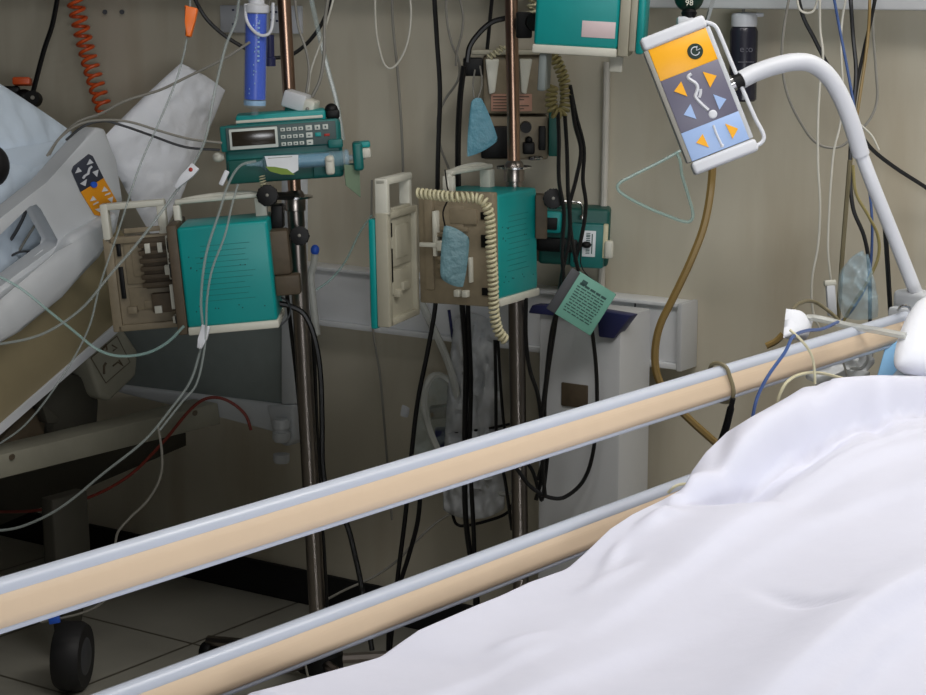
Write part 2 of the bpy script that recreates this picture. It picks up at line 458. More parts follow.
ridge = np.convolve(np.pad(ridge, 2, mode='edge'), k, 'valid')
# away from the edge the outline bumps fade into the body's own height
fbm = np.clip((a_ - abc(atz(676, 493, .9))[0]) / .12, 0, 1); ridge = ridge - (.030 + .010 * np.clip((a_ - 1.45) / .3, 0, 1)) * fbm
wide = np.convolve(np.pad(ridge, 30, mode='edge'), np.ones(61) / 61, 'valid')
fade = np.clip((Cg - C0) / .22, 0, 1); fade = fade * fade * (3 - 2 * fade)
Z = ridge[:, None] * (1 - fade) + wide[:, None] * fade
Z += .030 * np.exp(-((Cg - .52) / .22) ** 2) + .02 * np.exp(-((Cg - .20) / .10) ** 2) * np.clip((Ag - .6) / .5, 0, 1)
# drop over the mattress edge
dd = np.clip((C0 + .004 - Cg) / .05, 0, 1)
Z -= .17 * dd ** 1.6
dd2 = np.clip((Cg - .93) / .07, 0, 1); Z -= .2 * dd2 ** 2
def poly_ac(pts, z):
    return np.array([abc(atz(x, y, z)) for x, y in pts])
def dist_poly(PL):
    best = np.full(Ag.shape, 9.); side = np.zeros(Ag.shape); tt = np.zeros(Ag.shape); n = len(PL) - 1
    for i in range(n):
        p, q = PL[i], PL[i + 1]; d = q - p; L2 = (d ** 2).sum()
        t = np.clip(((Ag - p[0]) * d[0] + (Cg - p[1]) * d[1]) / L2, 0, 1)
        x = Ag - p[0] - t * d[0]; y = Cg - p[1] - t * d[1]; D = np.hypot(x, y)
        m = D < best; best = np.where(m, D, best); side = np.where(m, np.sign(d[0] * y - d[1] * x), side); tt = np.where(m, (i + t) / n, tt)
    return best, side, tt
def fold(pts, amp, w, z=.90, taper=True):
    D, S, T = dist_poly(poly_ac(pts, z))
    f = np.sin(np.pi * np.clip(T, .02, .98)) ** .5 if taper else 1
    return amp * np.exp(-(D / w) ** 2) * f
def step(pts, amp, w, z=.90):
    """a fold that stands up on the far side of the line and falls sharply on the near side"""
    D, S, T = dist_poly(poly_ac(pts, z))
    sd = D * S   # positive towards the middle of the bed (nearer the camera)
    f = np.sin(np.pi * np.clip(T, .02, .98)) ** .6
    v = np.where(sd > 0, np.exp(-(sd / (w * .35)) ** 2), np.exp(-(sd / w) ** 2))
    return amp * v * f
Zb = Z.copy()
Z = Z + step([(735, 705), (800, 657), (860, 617), (926, 585), (990, 560)], .030, .06)
Z = Z + .85 * step([(790, 715), (835, 675), (872, 640), (940, 600)], .014, .03)
Z = Z + .85 * step([(560, 600), (640, 562), (720, 528), (800, 500), (880, 478), (960, 462)], .013, .055)
Z = Z + .85 * step([(700, 560), (780, 532), (860, 512), (960, 500)], .008, .06)
Z = Z + .85 * step([(330, 690), (400, 660), (480, 628), (560, 590)], .007, .04)
Z = Z + .85 * step([(430, 690), (520, 650), (620, 610), (720, 585)], .008, .06)
Z += fold([(760, 567), (800, 585), (856, 608)], -.008, .012)
Z += fold([(770, 505), (782, 500), (800, 492)], .004, .008)
Z += fold([(560, 640), (650, 625), (760, 570)], -.008, .06)
Z += fold([(640, 516), (664, 508), (682, 512)], .010, .012)
Z += fold([(585, 558), (612, 545), (640, 535)], .006, .014)
Z += fold([(490, 606), (520, 596), (548, 590)], .004, .012)
Z += fold([(600, 545), (612, 528), (622, 520)], .006, .008)
for i, dy in enumerate((0, 7, 15, 24)):
    Z = Z + .85 * step([(790, 478 + dy), (850, 458 + dy), (900, 447 + dy * .8), (970, 432 + dy * .6)], .006, .012)
FOLDS = Z - Zb; Z = Zb
# bunched roll of the turned-back sheet along the far edge
FBP = poly_ac([(676, 493), (700, 491), (730, 487), (760, 478), (800, 464), (850, 450), (926, 431), (1010, 412)], .91)
cc = np.interp(a_, FBP[:, 0], FBP[:, 1], left=-1, right=FBP[-1, 1])[:, None]
u = np.clip((cc - Cg) / .07, 0, 1)
Z += np.where(Cg > C0 - .01, (.045 * np.sqrt(np.clip(1 - (1 - u) ** 2, 0, 1))) * np.clip((Cg - C0 + .02) / .08, 0, 1), 0)
Z += fold([(838, 442), (815, 450), (790, 462)], -.012, .018, .93)
Z += fold([(860, 398), (840, 408), (822, 418), (805, 440)], -.010, .014, .94)
Z += fold([(878, 440), (876, 415), (868, 400)], -.010, .012, .94)
Z += fold([(730, 440), (722, 460), (716, 480)], -.007, .014, .92)
Z += fold([(930, 402), (880, 399), (835, 400)], -.012, .014, .94)
rng = np.random.RandomState(3)
for i in range(26):   # soft wrinkles that follow the bed
    ca = rng.uniform(-.2, 2.0); c1 = rng.uniform(.15, .85); ang = rng.uniform(-.55, .25); L = rng.uniform(.15, .45)
    PL = np.array([[ca - L * math.cos(ang), c1 - L * math.sin(ang)], [ca, c1 + rng.uniform(-.03, .03)], [ca + L * math.cos(ang), c1 + L * math.sin(ang)]])
    D, S, T = dist_poly(PL); Z += rng.uniform(-.003, .003) * np.exp(-(D / rng.uniform(.02, .05)) ** 2) * np.sin(np.pi * T)
# hold the cloth to the height read along its far edge
EX, EY = np.array([BD.x, BD.y]), np.array([BE.x, BE.y])
WX = RA.x + Ag * EX[0] + Cg * EY[0]; WY = RA.y + Ag * EX[1] + Cg * EY[1]
spx = np.array([q[0] for q in sil], float); spy = np.array([q[1] for q in sil], float)
def proj(Zz):
    dep = WY * cp - (Zz - H) * sp
    return 463 + FPX * WX / dep, 347.5 - FPX * (WY * sp + (Zz - H) * cp) / dep, dep
top_c = np.where((Cg > C0 - .012), 1.0, 0.0) * np.exp(-np.clip(Cg - C0, 0, None) / .10)
for it in range(14):
    px_, py_, dep = proj(Z)
    lim = np.interp(px_, spx, spy)
    over = np.clip(lim + .3 - py_, 0, None)
    near = np.clip((Cg - .036) / (C0 - .036), 0, 1)
    Z = Z - over * dep / FPX * 1.02
    # raise the edge where it falls short
    px_, py_, dep = proj(Z)
    lim = np.interp(px_, spx, spy)
    short = np.where(Cg > C0 - .03, py_ - lim, 99).min(axis=1)
    short = np.convolve(np.pad(np.clip(short, 0, 30), 3, mode='edge'), np.ones(7) / 7, 'valid')
    ok = (px_[:, 45] > 300) & (px_[:, 45] < 960)
    Z = Z + (np.where(ok, short, 0)[:, None] * dep / FPX * .8) * np.exp(-np.abs(Cg - C0) / .08) * np.where(Cg < C0, near, 1)
# crease in front of the turned-back roll and the long soft folds
dc = Cg - cc
on = np.clip((Ag - FBP[0, 0]) / .05, 0, 1)
Z -= on * np.where(dc > 0, .030 * np.exp(-dc / .09), .030 * np.exp(-(dc / .014) ** 2))
Z += FOLDS
bm = bmesh.new()
vs = [[bm.verts.new(bedp(a_[i], c_[j], Z[i, j])) for j in range(NC)] for i in range(NA)]
for i in range(NA - 1):
    for j in range(NC - 1): bm.faces.new((vs[i][j], vs[i][j + 1], vs[i + 1][j + 1], vs[i + 1][j]))
bmesh.ops.recalc_face_normals(bm, faces=list(bm.faces))
mb = MB(); mb.bm.free(); mb.bm = bm
sh = mb.build('bed_sheet', 'sheet', ang=180)
tag(sh, 'rumpled white bed sheet covering the near bed in the foreground', 'bed sheet')
sd = sh.modifiers.new('thickness', 'SOLIDIFY'); sd.thickness = .004; sd.offset = -1
# things at the head of the near bed
q = [at(886, 374, 2.97), at(897, 318, 2.99), at(1010, 270, 3.15), at(1000, 385, 2.85)]
tag(pillow('pillow', [at(886, 373, 2.80), at(912, 297, 2.92), at(1015, 266, 3.16), at(1000, 388, 2.86)], .045, 'pillow_white', seed=2, wr=.006, pw=.6, rc=.13), 'white pillow at the head of the near bed by the right edge', 'pillow')
tag(pillow('folded_towel', [at(884, 396, 2.80), at(892, 371, 2.9), at(985, 362, 3.1), at(985, 392, 2.8)], .02, 'pillow_blue', seed=5, wr=.006), 'pale blue-white folded cloth lying under the pillow of the near bed', 'cloth')
mb = MB(); mb.solid([at(875, 382, 2.90), at(887, 340, 2.97), at(930, 333, 3.02), at(925, 386, 2.95)], [at(875, 384, 2.89), at(887, 342, 2.96), at(930, 335, 3.01), at(925, 388, 2.94)], .003)
tag(mb.build('absorbent_pad', 'pad_blue'), 'bright blue absorbent pad hanging beneath the white pillow', 'pad')
# ================================================================ left bed
LP = at(60, 300, 4.15)
def lb(px, py, off=0): return onplane(px, py, LP + BE * off, BE)
lbed = thing('hospital_bed', 'grey plastic hospital bed at the left with its backrest raised', 'bed', Vector((lb(60, 500).x, lb(60, 500).y, 0)) - BE * .4)
def slab(name, m, pts, o0, o1, bev=.004, seg=2, parent=None, label=None, ang=35):
    pb = [lb(x, y, o1) for x, y in pts]      # the near face stands where the outline was read
    pa = [p - BE * (o1 - o0) for p in pb]
    return MB().solid(pa, pb, bev, seg).build(name, m, parent or lbed, ang, label)
sr_ = slab('siderail', 'bed_grey', [(-60, 262), (0, 219), (47, 182), (86, 139), (97, 127), (106, 129), (116, 160), (124, 200), (117, 232), (100, 258), (62, 297), (22, 332), (-60, 372),
      (-60, 332), (0, 287), (56, 246), (62, 241), (43, 206), (37, 200), (28, 203), (0, 235), (-60, 287)], 0, .05, .008, 3, ang=50)
sr_['_w'] = lbed['_w']
# belly of the rail
slab('siderail_belly', 'bed_grey', [(-60, 348), (0, 300), (60, 256), (70, 238), (112, 214), (121, 212), (116, 234), (98, 260), (60, 298), (20, 334), (-60, 378)], .03, .075, .016, 4, ang=60)
cpn = slab('control_panel', 'slate_dark', [(72, 171), (74, 166), (89, 154), (93, 156), (104, 178), (81, 192)], .05, .053, .001, parent=sr_, label='dark upper half with white arrows')
cpa = slab('control_panel', 'amber_dark', [(81, 192), (104, 178), (117, 201), (116, 205), (100, 216), (95, 215)], .05, .053, .001, parent=sr_, label='amber lower half with white arrows')
def crop6(x, y): return (x / 4.209, 140 + y / 4.209)
def marks(mb, tris, o0=.053, o1=.0545):
    for t in tris:
        pa = [lb(*crop6(*p), o0) for p in t]; mb.solid(pa, [p + BE * (o1 - o0) for p in pa])
mb = MB(); marks(mb, [[(316, 140), (328, 115), (343, 132)], [(365, 105), (377, 80), (392, 96)], [(336, 184), (364, 165), (358, 194)], [(388, 135), (413, 125), (407, 155)],
                      [(345, 160), (352, 148), (366, 140), (372, 118), (384, 108), (388, 114), (378, 124), (374, 144), (360, 152), (352, 164)],
                      [(378, 258), (390, 236), (405, 252)], [(428, 218), (438, 196), (455, 214)], [(398, 292), (428, 284), (424, 306)], [(452, 248), (474, 238), (470, 264)],
                      [(390, 275), (394, 268), (412, 258), (414, 264)], [(440, 235), (444, 228), (462, 220), (464, 226)]])
mb.build('panel_arrow', 'white', sr_)
mb = MB(); c = lb(*crop6(393, 188), .053)
pts = [(393 + 13 * math.cos(a), 188 + 13 * math.sin(a)) for a in [i * math.pi / 8 for i in range(16)]]
marks(mb, [pts], .053, .056); mb.build('panel_button', 'cobalt', sr_)
slab('backrest_panel', 'bed_tan', [(-70, 470), (-70, 350), (20, 300), (110, 215), (126, 235), (122, 324), (0, 430)], -.10, -.03, .006)
slab('edge_strip', 'white', [(-60, 487), (-60, 477), (0, 425), (117, 323), (119, 332), (0, 435)], -.12, -.025, .002)
slab('mattress', 'pillow_blue', [(-70, 300), (-70, 150), (0, 150), (60, 150), (88, 142), (92, 160), (90, 225), (20, 300)], -.55, -.14, .02, 3)
slab('motor_housing', 'bed_beige', [(84, 350), (112, 330), (122, 326), (139, 352), (137, 376), (110, 402), (100, 398)], -.16, -.06, .01, 3)
st = slab('warning_sticker', 'bed_beige', [(91, 358), (117, 336), (130, 362), (106, 383)], -.06, -.058, 0, label='thin black outlined diamond sticker')
mb = MB()
def ln(mb, pts, w, off):
    P = [lb(x, y, off) for x, y in pts]; mb.tube(P, w * pxs(P[0]), 5, 1)
ln(mb, [(91, 358), (117, 336), (130, 362), (106, 383), (91, 358)], .5, -.057)
ln(mb, [(102, 350), (106, 345), (107, 350)], 1.2, -.057); ln(mb, [(104, 374), (104, 366), (106, 363)], 1.6, -.057)
ln(mb, [(112, 345), (117, 348), (113, 351)], .8, -.057); ln(mb, [(113, 366), (118, 362), (123, 366), (119, 360)], .9, -.057)
mb.build('sticker_marks', 'mech_dark', lbed)
slab('actuator', 'bed_dark', [(38, 400), (70, 372), (92, 380), (100, 400), (98, 430), (50, 440)], -.2, -.10, .01)
slab('actuator', 'mech_dark', [(0, 440), (30, 405), (48, 415), (44, 445), (10, 456)], -.2, -.10, .01)
slab('lift_arm', 'bed_dark', [(40, 400), (60, 418), (57, 424), (48, 424)], -.10, -.07, .004)
slab('side_beam', 'bed_beige', [(-80, 474), (218, 403), (221, 424), (-80, 499)], -.10, -.02, .003)
for x, y in ((12, 457), (195, 413)):
    mb = MB(); mb.lathe(Matrix.Translation(lb(x, y, -.018)) , [(0, -.004), (.006, -.004), (.006, .004), (0, .004)], 10, 'Y'); mb.build('beam_bolt', 'mech_dark', lbed)
slab('cross_beam', 'bed_dark', [(-80, 500), (200, 428), (200, 440), (-80, 560)], -.40, -.36, .003)
slab('caster_fork', 'bed_dark', [(52, 500), (88, 490), (92, 560), (80, 640), (66, 640), (56, 560)], -.12, -.08, .006)
wc = at(72, 644, 4.10)
mb = MB(); FWh = Matrix.Translation(Vector((wc.x, wc.y, .075))) @ Matrix.Rotation(R(-5), 4, 'Z')
mb.lathe(FWh @ Matrix.Rotation(R(90), 4, 'Z'), [(.045, -.03), (.068, -.03), (.075, -.018), (.075, .018), (.068, .03), (.045, .03)], 28, 'Y')
wl = mb.build('caster', 'tyre', lbed); wl['_w'] = lbed['_w']
MB().lathe(FWh @ Matrix.Rotation(R(90), 4, 'Z'), [(0, -.034), (.03, -.034), (.046, -.028), (.046, .028), (.03, .034), (0, .034)], 24, 'Y').build('hub', 'cable_dark', wl)
# head board
hb = slab('leg', 'bed_dark', [(-40, 500), (0, 495), (0, 640), (-40, 640)], -.4, -.34, .004)
HBo = .10
def hbx(px, py): 
    P0 = at(290, 360, 4.44); return onplane(px, py, P0, WN)
def hslab(name, m, pts, th, bev, seg=2, parent=None, off=0, ang=35):
    pa = [hbx(x, y) + WN * off for x, y in pts]; pb = [p - WN * th for p in pa]
    return MB().solid(pa, pb, bev, seg).build(name, m, parent or lbed, ang)
hslab('headboard_panel', 'head_grey', [(120, 322), (284, 322), (284, 408), (120, 388)], .03, .002)
hslab('headboard_frame', 'bed_grey', [(120, 384), (284, 404), (284, 434), (252, 424), (120, 392)], .05, .006, off=.01)
hslab('headboard_post', 'bed_grey', [(284, 175), (298, 175), (298, 404), (284, 404)], .05, .006, off=.012)
hslab('headboard_corner', 'bed_grey', [(270, 404), (298, 404), (298, 440), (291, 446), (282, 442), (276, 428)], .06, .008, 3, off=.016)
mb = MB(); c = hbx(290, 428) + WN * .03
mb.lathe(Matrix.Translation(c), [(.0, -.026), (.016, -.026), (.021, -.018), (.021, -.004), (.017, -.002), (.017, .004), (.021, .006), (.021, .018), (.016, .026), (0, .026)], 20)
mb.build('corner_bumper', 'bed_grey', lbed)
mb = MB(); mb.lathe(Matrix.Translation(hbx(290, 455) + WN * .03), [(0, -.012), (.016, -.012), (.019, -.006), (.019, .008), (0, .012)], 20); mb.build('corner_bumper', 'bed_grey', lbed)
# bedding of the left bed
tag(pillow('pillow', [lb(99, 140, -.16), lb(181, 61, -.13), lb(227, 89, -.11), lb(158, 250, -.14)], .03, 'pillow_white', seed=8, wr=.012, rc=.03, hf=.010, n=36), 'white pillow standing with one raised corner behind the grey side rail', 'pillow')
tag(pillow('pillow', [lb(-70, 40, -.25), lb(74, 130, -.2), lb(50, 300, -.06), lb(-80, 310, -.06)], .03, 'pillow_blue', seed=12, wr=.016, rc=.03, hf=.012, n=36), 'pale blue pillow at the far left edge, seen through the side rail opening', 'pillow')
mb = MB(); mb.ball(Matrix.Translation(lb(-12, 166, -.14)), .045, .045, .048, 20)
tag(mb.build('round_black_form', 'hair'), 'rounded black object resting on the pale blue pillow at the left edge', 'blob')  # black ball standing in for dark hair on the pillow
# ================================================================ infusion stands
def stand(label, top, base, Y, r_up, r_low, joint_y, legs, LR=.30):
    A = at(top[0], top[1], Y); B = at(base[0], base[1], Y); d = (B - A)
    F0 = B + d * ((0.06 - B.z) / d.z)
    t = thing('infusion_stand', label, 'infusion stand', Vector((F0.x, F0.y, 0)))
    s = Y / 2000
    J = A + d * ((joint_y - top[1]) / (base[1] - top[1])); up = A - d.normalized() * .25
    MB().tube([up, J], r_up * s, 18, 1).build('upper_pole', 'steel_wall_reflect', t)
    MB().tube([J, F0], r_low * s, 18, 1).build('lower_pole', 'steel', t)
    MB().lathe(Matrix.Translation(J), [(r_low * s * .9, -.03), (r_low * s * 1.25, -.028), (r_low * s * 1.25, .0), (r_low * s, .01), (r_up * s, .014)], 20).build('height_collar', 'steel', t)
    mb = MB().lathe(Matrix.Translation(J + Vector((0, 0, -.0))), [(r_low * s, -.002), (r_low * s * 2.1, -.002), (r_low * s * 2.1, .002), (r_low * s, .002)], 24); mb.build('collar_ring', 'chrome', t)
    MB().lathe(Matrix.Translation((F0.x, F0.y, .04)), [(0, 0), (.05, 0), (.05, .035), (.03, .05), (0, .05)], 20).build('base_hub', 'black', t)
    for a in legs:
        e = Vector((math.cos(R(a)), math.sin(R(a)), 0)); c = Vector((F0.x, F0.y, .06))
        lg = MB().tube([c, c + e * LR * .6 + Vector((0, 0, .002)), c + e * LR - Vector((0, 0, .008))], .012, 8, 4).build('leg', 'steel', t); lg['_w'] = t['_w']
        f = c + e * LR; 
        MB().lathe(Matrix.Translation((f.x, f.y, .026)) @ Matrix.Rotation(R(a + 90), 4, 'Z'), [(0, -.012), (.022, -.012), (.025, -.006), (.025, .006), (.022, .012), (0, .012)], 16, 'Y').build('caster', 'black', lg)
    # hooks far above
    for sgn in (1, -1):
        MB().tube([up, up + Vector((sgn * .05, 0, .03)), up + Vector((sgn * .1, 0, .01)), up + Vector((sgn * .11, 0, .03))], .004, 6, 5).build('hook', 'chrome', t)
    return t
stand('chrome infusion stand at the left carrying the keypad syringe pump', (283, -20), (319, 640), 4.12, 6.6, 8.6, 188, (150, 222, 294, 6, 78))
stand('chrome infusion stand in the middle behind the open teal pump', (511, -20), (521, 590), 4.10, 6.4, 8.4, 160, (163, 235, 307, 19, 91), .22)
# ---------------------------------------------------------------- big open pumps
def Tz(a): return Matrix.Rotation(R(a), 4, 'Z')
def pump(F, label, phi, W=.17, D=.19, Hh=.222, mech=True, kind=0, db=.012, DH=None, prt=True):
    DH = DH or Hh
    o = thing('infusion_pump', label, 'infusion pump', F @ Vector((0, D / 2, 0)), 'large teal infusion pumps')
    w = W / 2
    MB().box(F, -w, w, .02, D, .014, Hh - .006, .007, 3).build('casing', 'teal', o)
    MB().box(F, -w - .003, w + .003, .021, D + .002, 0, .016, .003).build('base_strip', 'off_white', o)
    fp = MB(); fp.box(F, -w, w, 0, .02, .002, Hh, .003); fp.build('front_plate', ('mech_dark' if kind else 'mech') if mech else 'beige_plastic', o)
    # carrying handle along the top
    hx = -.02
    mb = MB(); mb.tube([F @ Vector(p) for p in ((hx, .012, Hh - .012), (hx, .012, Hh + .028), (hx, .03, Hh + .037), (hx, D * .55, Hh + .042), (hx, D - .03, Hh + .038), (hx, D - .014, Hh + .028), (hx, D - .014, Hh - .012))], .006, 10, 3)
    mb.box(F, hx - .012, hx + .012, .006, .02, Hh - .02, Hh + .03, .003); mb.box(F, hx - .012, hx + .012, D - .03, D - .006, Hh - .02, Hh + .03, .003)
    mb.box(F, hx - .011, hx + .011, .01, D - .01, Hh + .031, Hh + .041, .004)
    mb.build('carry_handle', 'off_white', o)
    if mech:
        mb = MB()
        mb.box(F, -.045, .02, -.004, .002, .055, .20, .002); mb.box(F, -.01, .05, -.006, .002, .165, .195, .002)
        mb.box(F, -.03, .03, -.007, 0, .15, .16, .001)
        mb.box(F, -.07, -.05, -.004, .002, .03, .21, .002)
        for i in range(5): mb.box(F, -.035, -.005, -.014, 0, .075 + i * .016, .083 + i * .016, .001)
        mb.build('pumping_mechanism', 'mech' if not kind else 'mech_dark', o)
        mb = MB(); mb.box(F, -.042, -.034, -.02, 0, .10, .19, .002); mb.box(F, -.072, -.02, -.022, -.012, .118, .127, .002); mb.box(F, -.03, -.018, -.026, -.004, .112, .132, .002)
        mb.build('tube_lever', 'off_white', o)
        mb = MB(); mb.box(F, .0, .012, -.014, 0, .02, .034, .002); mb.box(F, .018, .03, -.014, 0, .02, .034, .002); mb.build('latch_pin', 'off_white', o)
        for za, zb_ in ((.12, .145), (.175, .19), (.025, .04)): MB().box(F, .058, .072, -.003, .001, za, zb_, .001).build('socket', 'black', o)
        mb = MB(); mb.box(F, .034, .039, -.012, 0, .05, .10, .001); mb.build('clip', 'off_white', o)
    # printed specks and lines on the casing sides
    rr = random.Random(7)
    for mname, nm in (('speck', 'vent_speck'), ('ink_teal', 'side_print')):
        if not prt: break
        mb = MB()
        for sx in (w, -w) if 0 else (w,):
            if nm == 'vent_speck':
                for i in range(16):
                    y = rr.uniform(.03, D - .02); z = rr.choice((.045, .05, .055, .13, .135, .15, .155)) + rr.uniform(-.004, .004)
                    mb.box(F, sx - .0006, sx + .0006, y, y + .0022, z, z + .0022)
            else:
                for i in range(11):
                    z = .065 + i * .011
                    x0, x1 = .05 + rr.uniform(0, .015), D - .03 - rr.uniform(0, .03)
                    mb.box(F, sx - .0003, sx + .0003, x0, x1, z, z + .0011)
        mb.build(nm, mname, o)
    # door, hinged on the left edge of the front
    FD = F @ Matrix.Translation((-w, 0, 0)) @ Tz(-phi)
    th = .026 if mech else .013
    mb = MB()
    # rim
    mb.box(FD, 0, .014, -th, 0, db, DH, .003); mb.box(FD, W - .02, W, -th, 0, db, DH, .003)
    mb.box(FD, .01, W - .01, -th, 0, db, db + .014, .003); mb.box(FD, .01, W - .01, -th, 0, DH - .014, DH, .003)
    mb.box(FD, .008, W - .008, -th, -.010, db + .003, DH - .004)
    # relief inside
    mb.box(FD, .03, W - .04, -.012, -.006, .09, .185, .002); mb.box(FD, .045, W - .055, -.008, -.003, .105, .17, .002)
    mb.box(FD, .03, W - .04, -.012, -.007, .035, .082, .002); mb.box(FD, .05, .085, -.012, -.002, .038, .055, .002)
    mb.box(FD, .10, .12, -.012, .002, .03, .045, .002); mb.box(FD, .03, W - .045, -.012, -.004, .196, .206, .001)
    d = mb.build('door', 'mech' if kind else 'beige_plastic', o); d['_w'] = o['_w']
    MB().box(FD, -.001, W + .001, -th - .014, -th, db - .004, DH - .012, .004).build('door_cover', 'teal', d)
    mb = MB(); mb.box(FD, W - .018, W - .002, -th, .0, DH - .01, Hh + .038, .003); mb.box(FD, .02, .038, -th, -.004, DH - .01, Hh + .034, .003); mb.box(FD, .02, W - .002, -th, -.002, Hh + .024, Hh + .038, .004)
    mb.build('door_handle', 'off_white', d)
    mb = MB(); mb.box(FD, W - .034, W - .026, -.011, -.003, .15, .178, .001); mb.box(FD, W - .034, W - .025, -.011, -.003, .062, .128, .001); mb.build('door_seal', 'black', d)
    if kind:
        mb = MB()
        mb.box(FD, .005, .075, -.006, .012, .08, .185, .003)
        for i in range(6): mb.box(FD, .012, .08, .01, .02, .084 + i * .0165, .094 + i * .0165, .002)
        mb.box(FD, .02, .065, .0, .018, .03, .07, .003)
        d2 = mb.build('pressure_plate', 'mech_dark', d)
        mb = MB(); mb.box(FD, .03, .04, .018, .024, .155, .175, .001); mb.box(FD, .055, .066, .018, .024, .155, .175, .001); mb.box(FD, .045, .06, .012, .024, .03, .045, .001); mb.build('latch_pin', 'off_white', d)
    # clamp on the back towards the pole
    return o
# open pump on the middle stand (front turned to the left)
F2 = fr(457, 306, 3.93, yaw=-29, roll=1.2, scale=1)
P2 = pump(F2, 'open teal infusion pump with its beige door swung out, on the middle stand', 80, Hh=.228, db=-.022, DH=.2)
# open pump on the left stand (seen almost edge-on from its printed side)
F1 = fr(183, 330, 3.99, scale=1)
F1 = Matrix.Translation(F1.translation) @ Matrix.Rotation(R(-5), 4, 'Y') @ Tz(-89)
P1 = pump(F1, 'open teal infusion pump hanging at the left, printed side towards the camera', 92, W=.155, D=.2, kind=1, db=-.006, DH=.19)
mb = MB(); mb.box(F1, .0, .05, .19, .235, .10, .19, .006); mb.box(F1, .02, .06, .20, .25, .06, .10, .004); mb.build('clamp_bracket', 'mech_dark', P1)
# knobbly clamp wheels
def knob(px, py, Y, r, parent, depth=8):
    F = fr(px, py, Y, face=True)
    mb = MB()
    n = 10; pts = []
    for i in range(n * 4):
        a = 2 * math.pi * i / (n * 4); rr = r * (1 + .07 * math.cos(n * a)); pts.append((rr * math.cos(a), rr * math.sin(a)))
    mb.prism(F, pts, -depth, 0, 1.2, 2); mb.lathe(F, [(0, -depth - 1.5), (r * .45, -depth - 1.5), (r * .5, -depth), (0, -depth + .1)], 16, 'Y') if 0 else None
    k = mb.build('clamp_knob', 'black', parent); k['_w'] = parent['_w']
    MB().ball(F, 1.7, 1.0, 1.7, 10, (0, -depth - .3, 0)).build('knob_screw', 'cable_grey', k)
knob(300, 236, 3.98, 9.5, P1)
mb = MB(); mb.tube([at(300, 236, 3.98), at(300, 236, 4.10)], .008, 8, 1); mb.build('clamp_screw', 'chrome', P1)
# clamp between pump and middle stand
mb = MB(); mb.box(fr(541, 212, 4.06), -6, 6, -10, 10, -26, 18, 1.5); mb.build('clamp_bracket', 'mech_dark', P2)
knob(553, 199, 4.0, 10, P2)
# closed pump at the top
F3 = fr(630, 57, 3.80, scale=1)
F3 = Matrix.Translation(F3.translation) @ Matrix.Rotation(R(3.0), 4, 'Y') @ Tz(82)
P3 = pump(F3, 'closed teal infusion pump with a blank pink label at the top of the picture', 0, mech=False, W=.15, D=.176, prt=False)
mb = MB(); mb.box(F3, -.0758, -.074, .026, .088, .034, .064, .0004); mb.build('label', 'label_pink', P3)
MB().box(F3, -.05, -.02, .01, .035, -.028, .002, .003).build('foot', 'off_white', P3)
mb = MB(); mb.box(F3, -.07, .03, .15, .165, -.07, .0, .004); mb.build('rear_bracket', 'head_grey', P3)
mb = MB(); mb.tube([at(515, 24, 4.14), at(535, 22, 4.0)], .018, 10, 1); mb.box(fr(524, 26, 4.02), -8, 8, -8, 8, -12, 14, 2); mb.build('clamp_bracket', 'black', P3)
# ---------------------------------------------------------------- keypad syringe pump on the left stand
FS = fr(282, 148, 4.0, roll=3.6, yaw=4)
S1 = thing('syringe_pump', 'teal syringe pump with keypad and screen on the left stand', 'syringe pump', FS @ Vector((0, 20, -32)))
MB().box(FS, -57, 60, -2, 46, -33, 24, 4, 3).build('casing', 'teal_dark', S1)
MB().box(FS, -44, 46, 4, 44, 22, 35, 3, 2).build('top_cover', 'teal', S1)
MB().box(FS, -44, 43, 2, 6, 27, 30, .8).build('light_stripe', 'off_white', S1)
MB().box(FS, -60, 58, -7, 0, 0, 26, 2, 2).build('control_housing', 'teal_dark', S1)
MB().box(FS, -54, 55, -9, -6, 1.5, 24, .8).build('keypad_panel', 'panel_grey', S1)
sc_ = MB().box(FS, -51, -3, -10.5, -8, 2, 22.5, .8).build('screen_bezel', 'key', S1); sc_['_w'] = S1['_w']
MB().box(FS, -48.5, -5.5, -11, -10, 5.5, 20, .2).build('screen', 'screen', sc_)
kp = MB()
for r_ in range(3):
    for c in range(4): kp.box(FS, 0 + c * 6, 4.6 + c * 6, -10.5, -8.8, 17.2 - r_ * 7.2, 20.6 - r_ * 7.2, .4)
    kp.box(FS, 25, 31.5, -10.5, -8.8, 16.4 - r_ * 7.2, 21.6 - r_ * 7.2, .4)
kp.box(FS, 34, 39.5, -10.5, -8.8, 16.4, 21.4, .4); kp.box(FS, 42, 47.5, -10.5, -8.8, 16.4, 21.4, .4)
kp.build('key', 'key', S1)
kp = MB()
for r_ in range(3):
    for c in range(4): kp.box(FS, 1.4 + c * 6, 3.2 + c * 6, -10.7, -10.4, 18.2 - r_ * 7.2, 19.6 - r_ * 7.2)
    kp.box(FS, 27, 29.5, -10.7, -10.4, 18.4 - r_ * 7.2, 19.4 - r_ * 7.2)
kp.box(FS, 36, 37.6, -10.7, -10.4, 17.8, 19.8); kp.box(FS, 44, 45.6, -10.7, -10.4, 18, 20); kp.build('key_print', 'panel_grey', S1)
MB().box(FS, 34, 40, -10.5, -8.8, 9.8, 13.8, .4).build('key', 'teal', S1, label='green start key')
MB().box(FS, 43, 48.5, -10, -8.8, 9.6, 12, .3).build('indicator', 'red', S1)
MB().box(FS, 46, 61, -12, 0, -3, 6, 2).build('housing_corner', 'teal_dark', S1)
mb = MB(); mb.ball(FS, 6, 5, 5, 14, (-64, 2, -5)); mb.box(FS, -64, -58, 0, 5, -8, -2, 1); mb.build('side_knob', 'off_white', S1)
MB().box(FS, -55, 30, -10, 0, -32, -8, 3).build('syringe_cradle', 'teal_deep', S1)
